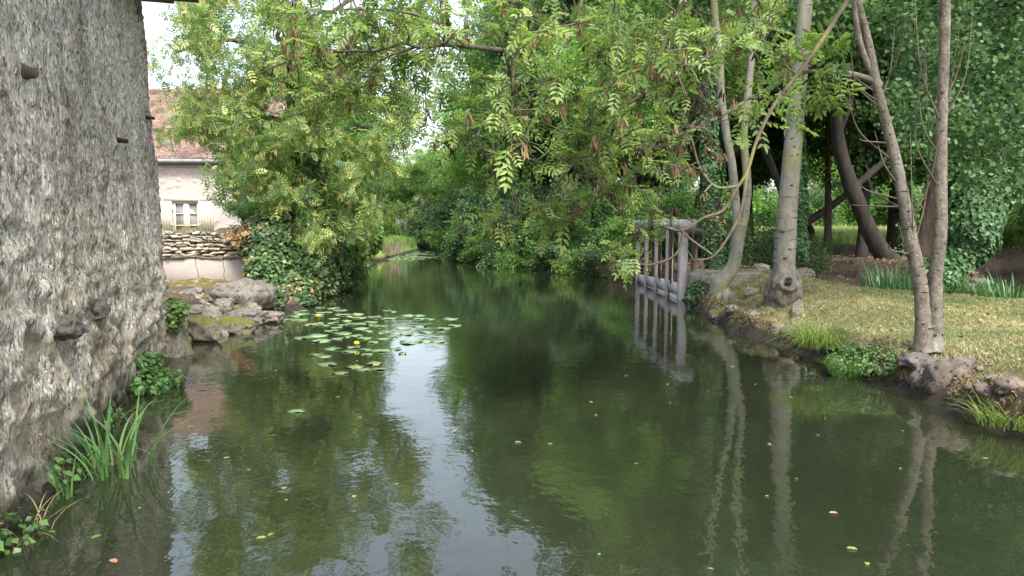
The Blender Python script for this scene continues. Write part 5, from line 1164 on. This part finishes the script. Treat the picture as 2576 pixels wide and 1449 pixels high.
# logs
def log(pts, D, r, label, name='log', mt='bark_brown', grp=None):
    P, R = px([(x, y, r) for x, y in pts], D); g = Geo(); tube(g, P, R, 10, .5, .2); e = nrm(P[0]-P[1]); 
    V = [P[0]+e*.01]+[P[0]+e*.005+R[0]*(math.cos(a)*nrm(np.cross(e, [0, 0, 1]))+math.sin(a)*np.array([0, 0, 1])) for a in np.linspace(0, 2*PI, 11)[:-1]]
    g.add(V, [[0, k+1, (k+1) % 10+1] for k in range(10)], .9)
    return tag(g.build(name, M[mt], None, True, P[0]), label, 'log', grp)
log([(2180, 706), (2215, 694), (2270, 700), (2310, 720)], 20.5, 8, 'curved dark fallen branch lying behind the iris bed')
log([(2225, 712), (2265, 718), (2320, 722)], 19.6, 7, 'straight dark fallen log just above the irises')
GP = 'cut logs stacked before the meadow'
for k, (x, y) in enumerate([(2092, 603), (2092, 595), (2096, 588)]):
    log([(x, y), (x+18, y+.5), (x+36-4*k, y)], 42, 4.6, ['bottom log of the small reddish pile before the meadow', 'middle log of the small reddish pile before the meadow', 'top shortest log of the small reddish pile before the meadow'][k], 'cut_log', 'log', GP)

# ------------------------------------------------------------------ lily pads, flowers, floating leaves
def padmesh(seed):
    r = np.random.default_rng(seed); n = 22; a = np.linspace(.22, 2*PI-.22, n); rad = 1+.05*r.normal(size=n)*.5
    V = [(.12, 0, 0)]+[(rad[i]*math.cos(a[i])*.5, rad[i]*math.sin(a[i])*.42, .012*math.sin(a[i]*3+seed)+.006*r.random()) for i in range(n)]+[(rad[i]*math.cos(a[i])*.25, rad[i]*math.sin(a[i])*.21, .003*math.sin(a[i]*2+seed)) for i in range(n)]
    V = V+[(v[0], v[1], v[2]-.012) for v in V[1:n+1]]
    Fc = [[0, n+1+i, n+2+i] for i in range(n-1)]; Q = [[n+1+i, 1+i, 2+i, n+2+i] for i in range(n-1)]+[[1+i, 2*n+1+i, 2*n+2+i, 2+i] for i in range(n-1)]
    g = Geo(); g.add(V, Fc+Q, .5); return g.build('water_lily_pad', M['pad'], None, True)
c4 = '''475 1107 70;570 1112 90;615 1127 90;350 1127 80;300 1140 70;500 1143 110;460 1160 100;330 1155 120;290 1170 100;200 1195 120;320 1195 120;575 1187 80;640 1158 110;740 1155 100;750 1180 100;680 1172 70;860 1175 100;960 1187 100;950 1128 60;990 1138 70;1100 1165 110;1180 1165 90;1250 1190 80;1180 1188 80;1400 1190 110;1430 1236 100;1350 1258 110;1225 1281 110;1050 1252 130;1180 1241 100;660 1202 80;560 1217 90;500 1235 90;410 1230 100;470 1220 80;700 1224 120;630 1233 80;770 1222 80;830 1211 90;845 1232 80;590 1251 80;550 1273 90;640 1293 130;765 1258 110;815 1277 90;730 1308 100;940 1278 110;910 1290 70;450 1308 150;350 1324 130;600 1331 100;480 1345 150;790 1327 110;1090 1300 90;1000 1313 100;930 1331 100;1110 1358 150;1230 1347 110;1320 1350 110;710 1390 100;560 1402 120;800 1408 90;910 1415 130;680 1421 110;1010 1405 80;805 1443 90;900 1240 90;660 1318 70;850 1355 80'''
c5 = '1265 618 145;1470 637 130;1605 612 125;1245 560 110;1185 547 100;1645 648 115;1365 680 110;1530 656 110;1810 540 50;1040 955 110'
pads = []
for s in c4.split(';'):
    x, y, w = map(float, s.split()); pads.append(((1000+x*.552)/1.565, (600+y*.552)/1.565, w*.552/1.565))
for s in c5.split(';'):
    x, y, w = map(float, s.split()); pads.append(((600+x*.5435)/1.565, (1100+y*.5435)/1.565, w*.5435/1.565))
protos = [padmesh(i) for i in range(4)]; first = [True]*4; rl = np.random.default_rng(4)
for i, (x, y, w) in enumerate(pads):
    k = i % 4; o = protos[k]
    if not first[k]: o = o.copy(); COL.objects.link(o)
    first[k] = False; p = gnd(x, y); o.location = (p[0], p[1], .006+.0015*rl.random()+.0006*(i % 9)); s = w*mpp(p[1])*1.14; o.scale = (s, s, .8); o.rotation_euler = (rl.normal()*.012, rl.normal()*.012, rl.random()*6.28)
    tag(o, 'round green lily pad floating in the patch beyond the rock pile', 'lily pad', 'lily pads of the near patch')
for i in range(130):
    x = 950+rl.random()*190; y = 633+rl.random()**1.4*22
    if y > 643 and x > 1100: continue
    if y > 648 and x < 965+rl.random()*20: continue
    o = protos[i % 4].copy(); COL.objects.link(o); p = gnd(x, y); o.location = (p[0], p[1], .007+.001*(i % 7)); s = .35+.25*rl.random(); o.scale = (s, s, 1); o.rotation_euler = (0, 0, rl.random()*6.28)
    tag(o, 'tiny pale lily pad in the distant patch at the river bend', 'lily pad', 'lily pads of the distant patch')
for (x, y, lab) in [((1000+460*.552)/1.565, (600+1190*.552)/1.565, 'yellow lily flower on a short stalk among the farther pads'), ((1000+732*.552)/1.565, (600+1392*.552)/1.565, 'yellow lily flower on a short stalk among the nearest pads')]:
    p = gnd(x, y); T = Th('water_lily_flower', p, lab, 'flower', 'yellow lily flowers'); g = Geo(); tube(g, [p+[0, 0, -.05], p+[0, 0, .05]], .006, 5); T.part(g, 'stem', M['grass'])
    g = Geo(); 
    for k in range(5):
        a = k*1.2566; v = IV3*np.array([.022, .016, .024]); v = v@rotz(a).T; g.add(v+p+np.array([math.cos(a)*.02, math.sin(a)*.02, .07]), IF3, .5)
    T.part(g, 'petals', M['flower'], True)
fl = [padmesh(9)]; fl[0].name = 'floating_leaf'
def leafobj(mat, nm):
    g = Geo(); leaves(g, T_round(.35), [(0, -.5, 0)], [(0, 1, 0)], [(0, 0, 1)], [1.0], [.9]); return g.build(nm, M[mat])
bpy.data.objects.remove(fl[0])
fa = [leafobj('keys_y', 'floating_leaf'), leafobj('herb', 'floating_leaf'), leafobj('ivy_brown', 'floating_leaf')]; f1 = [True]*3
flab = ['small yellow leaf floating on the open dark water', 'small green leaf floating on the open dark water', 'small brown leaf floating on the open dark water']
spots = [(1303, 1114), (1385, 1118), (2097, 1292), (657, 1355), (243, 1352), (285, 1413), (2143, 1382), (1600, 1168), (1680, 968), (1930, 1250), (2265, 1180), (2480, 1155), (850, 1000), (905, 1052), (2270, 1085), (1990, 1000), (1780, 985), (1900, 968), (350, 1280), (130, 1340), (720, 1260)]
while len(spots) < 44:
    s_ = (500+rl.random()*1900, 900+rl.random()*540); 
    if s_[0] > 1900 and s_[1] < 1010+(s_[0]-1900)*.25: continue
    spots.append(s_)
for i, (x, y) in enumerate(spots):
    k = i % 3; o = fa[k]
    if not f1[k]: o = o.copy(); COL.objects.link(o)
    f1[k] = False; p = gnd(x, y); o.location = (p[0], p[1], .006); s = .025+.03*rl.random() if i > 6 else .06; o.scale = (s, s, s); o.rotation_euler = (0, 0, rl.random()*6.28)
    tag(o, flab[k], 'leaf', ['floating yellow leaves', 'floating green leaves', 'floating brown leaves'][k])

# ------------------------------------------------------------------ light, camera, render
SUN_EL, SUN_AZ = math.radians(50), math.radians(157)   # azimuth measured from +Y towards +X
w = bpy.data.worlds.new('World'); S.world = w; w.use_nodes = True; nt = w.node_tree; nt.nodes.clear()
sky = N(nt, 'ShaderNodeTexSky', sky_type='NISHITA'); sky.sun_disc = False; sky.sun_elevation = SUN_EL; sky.sun_rotation = SUN_AZ; sky.dust_density = 3; sky.air_density = 1.2
hs = N(nt, 'ShaderNodeHueSaturation'); hs.inputs['Saturation'].default_value = .6; nt.links.new(sky.outputs[0], hs.inputs['Color'])
bg = N(nt, 'ShaderNodeBackground'); bg.inputs[1].default_value = .15; nt.links.new(hs.outputs[0], bg.inputs[0])
wo = N(nt, 'ShaderNodeOutputWorld'); nt.links.new(bg.outputs[0], wo.inputs[0])
sd = bpy.data.lights.new('sun', 'SUN'); sd.energy = 2.0; sd.angle = math.radians(14); sd.color = (1, .95, .86)
so = bpy.data.objects.new('sun', sd); COL.objects.link(so)
dv = Vector((math.sin(SUN_AZ)*math.cos(SUN_EL), math.cos(SUN_AZ)*math.cos(SUN_EL), math.sin(SUN_EL)))
so.rotation_euler = dv.to_track_quat('Z', 'Y').to_euler()
cd = bpy.data.cameras.new('camera'); cd.sensor_width = 36; cd.lens = F/2576*36; cd.clip_end = 1000; cd.clip_start = .05
co = bpy.data.objects.new('camera', cd); COL.objects.link(co); co.location = (0, 0, H); co.rotation_euler = (PI/2-PITCH, 0, 0); S.camera = co
S.view_settings.view_transform = 'Standard'; S.view_settings.look = 'None'; S.view_settings.exposure = 1.55; S.view_settings.gamma = 1
S.render.engine = 'CYCLES'
S.cycles.max_bounces = 8; S.cycles.diffuse_bounces = 4; S.cycles.glossy_bounces = 3; S.cycles.transmission_bounces = 4; S.cycles.caustics_reflective = False
print('faces', sum(len(o.data.polygons) for o in bpy.data.objects if o.type == 'MESH' and o.data.users == 1))
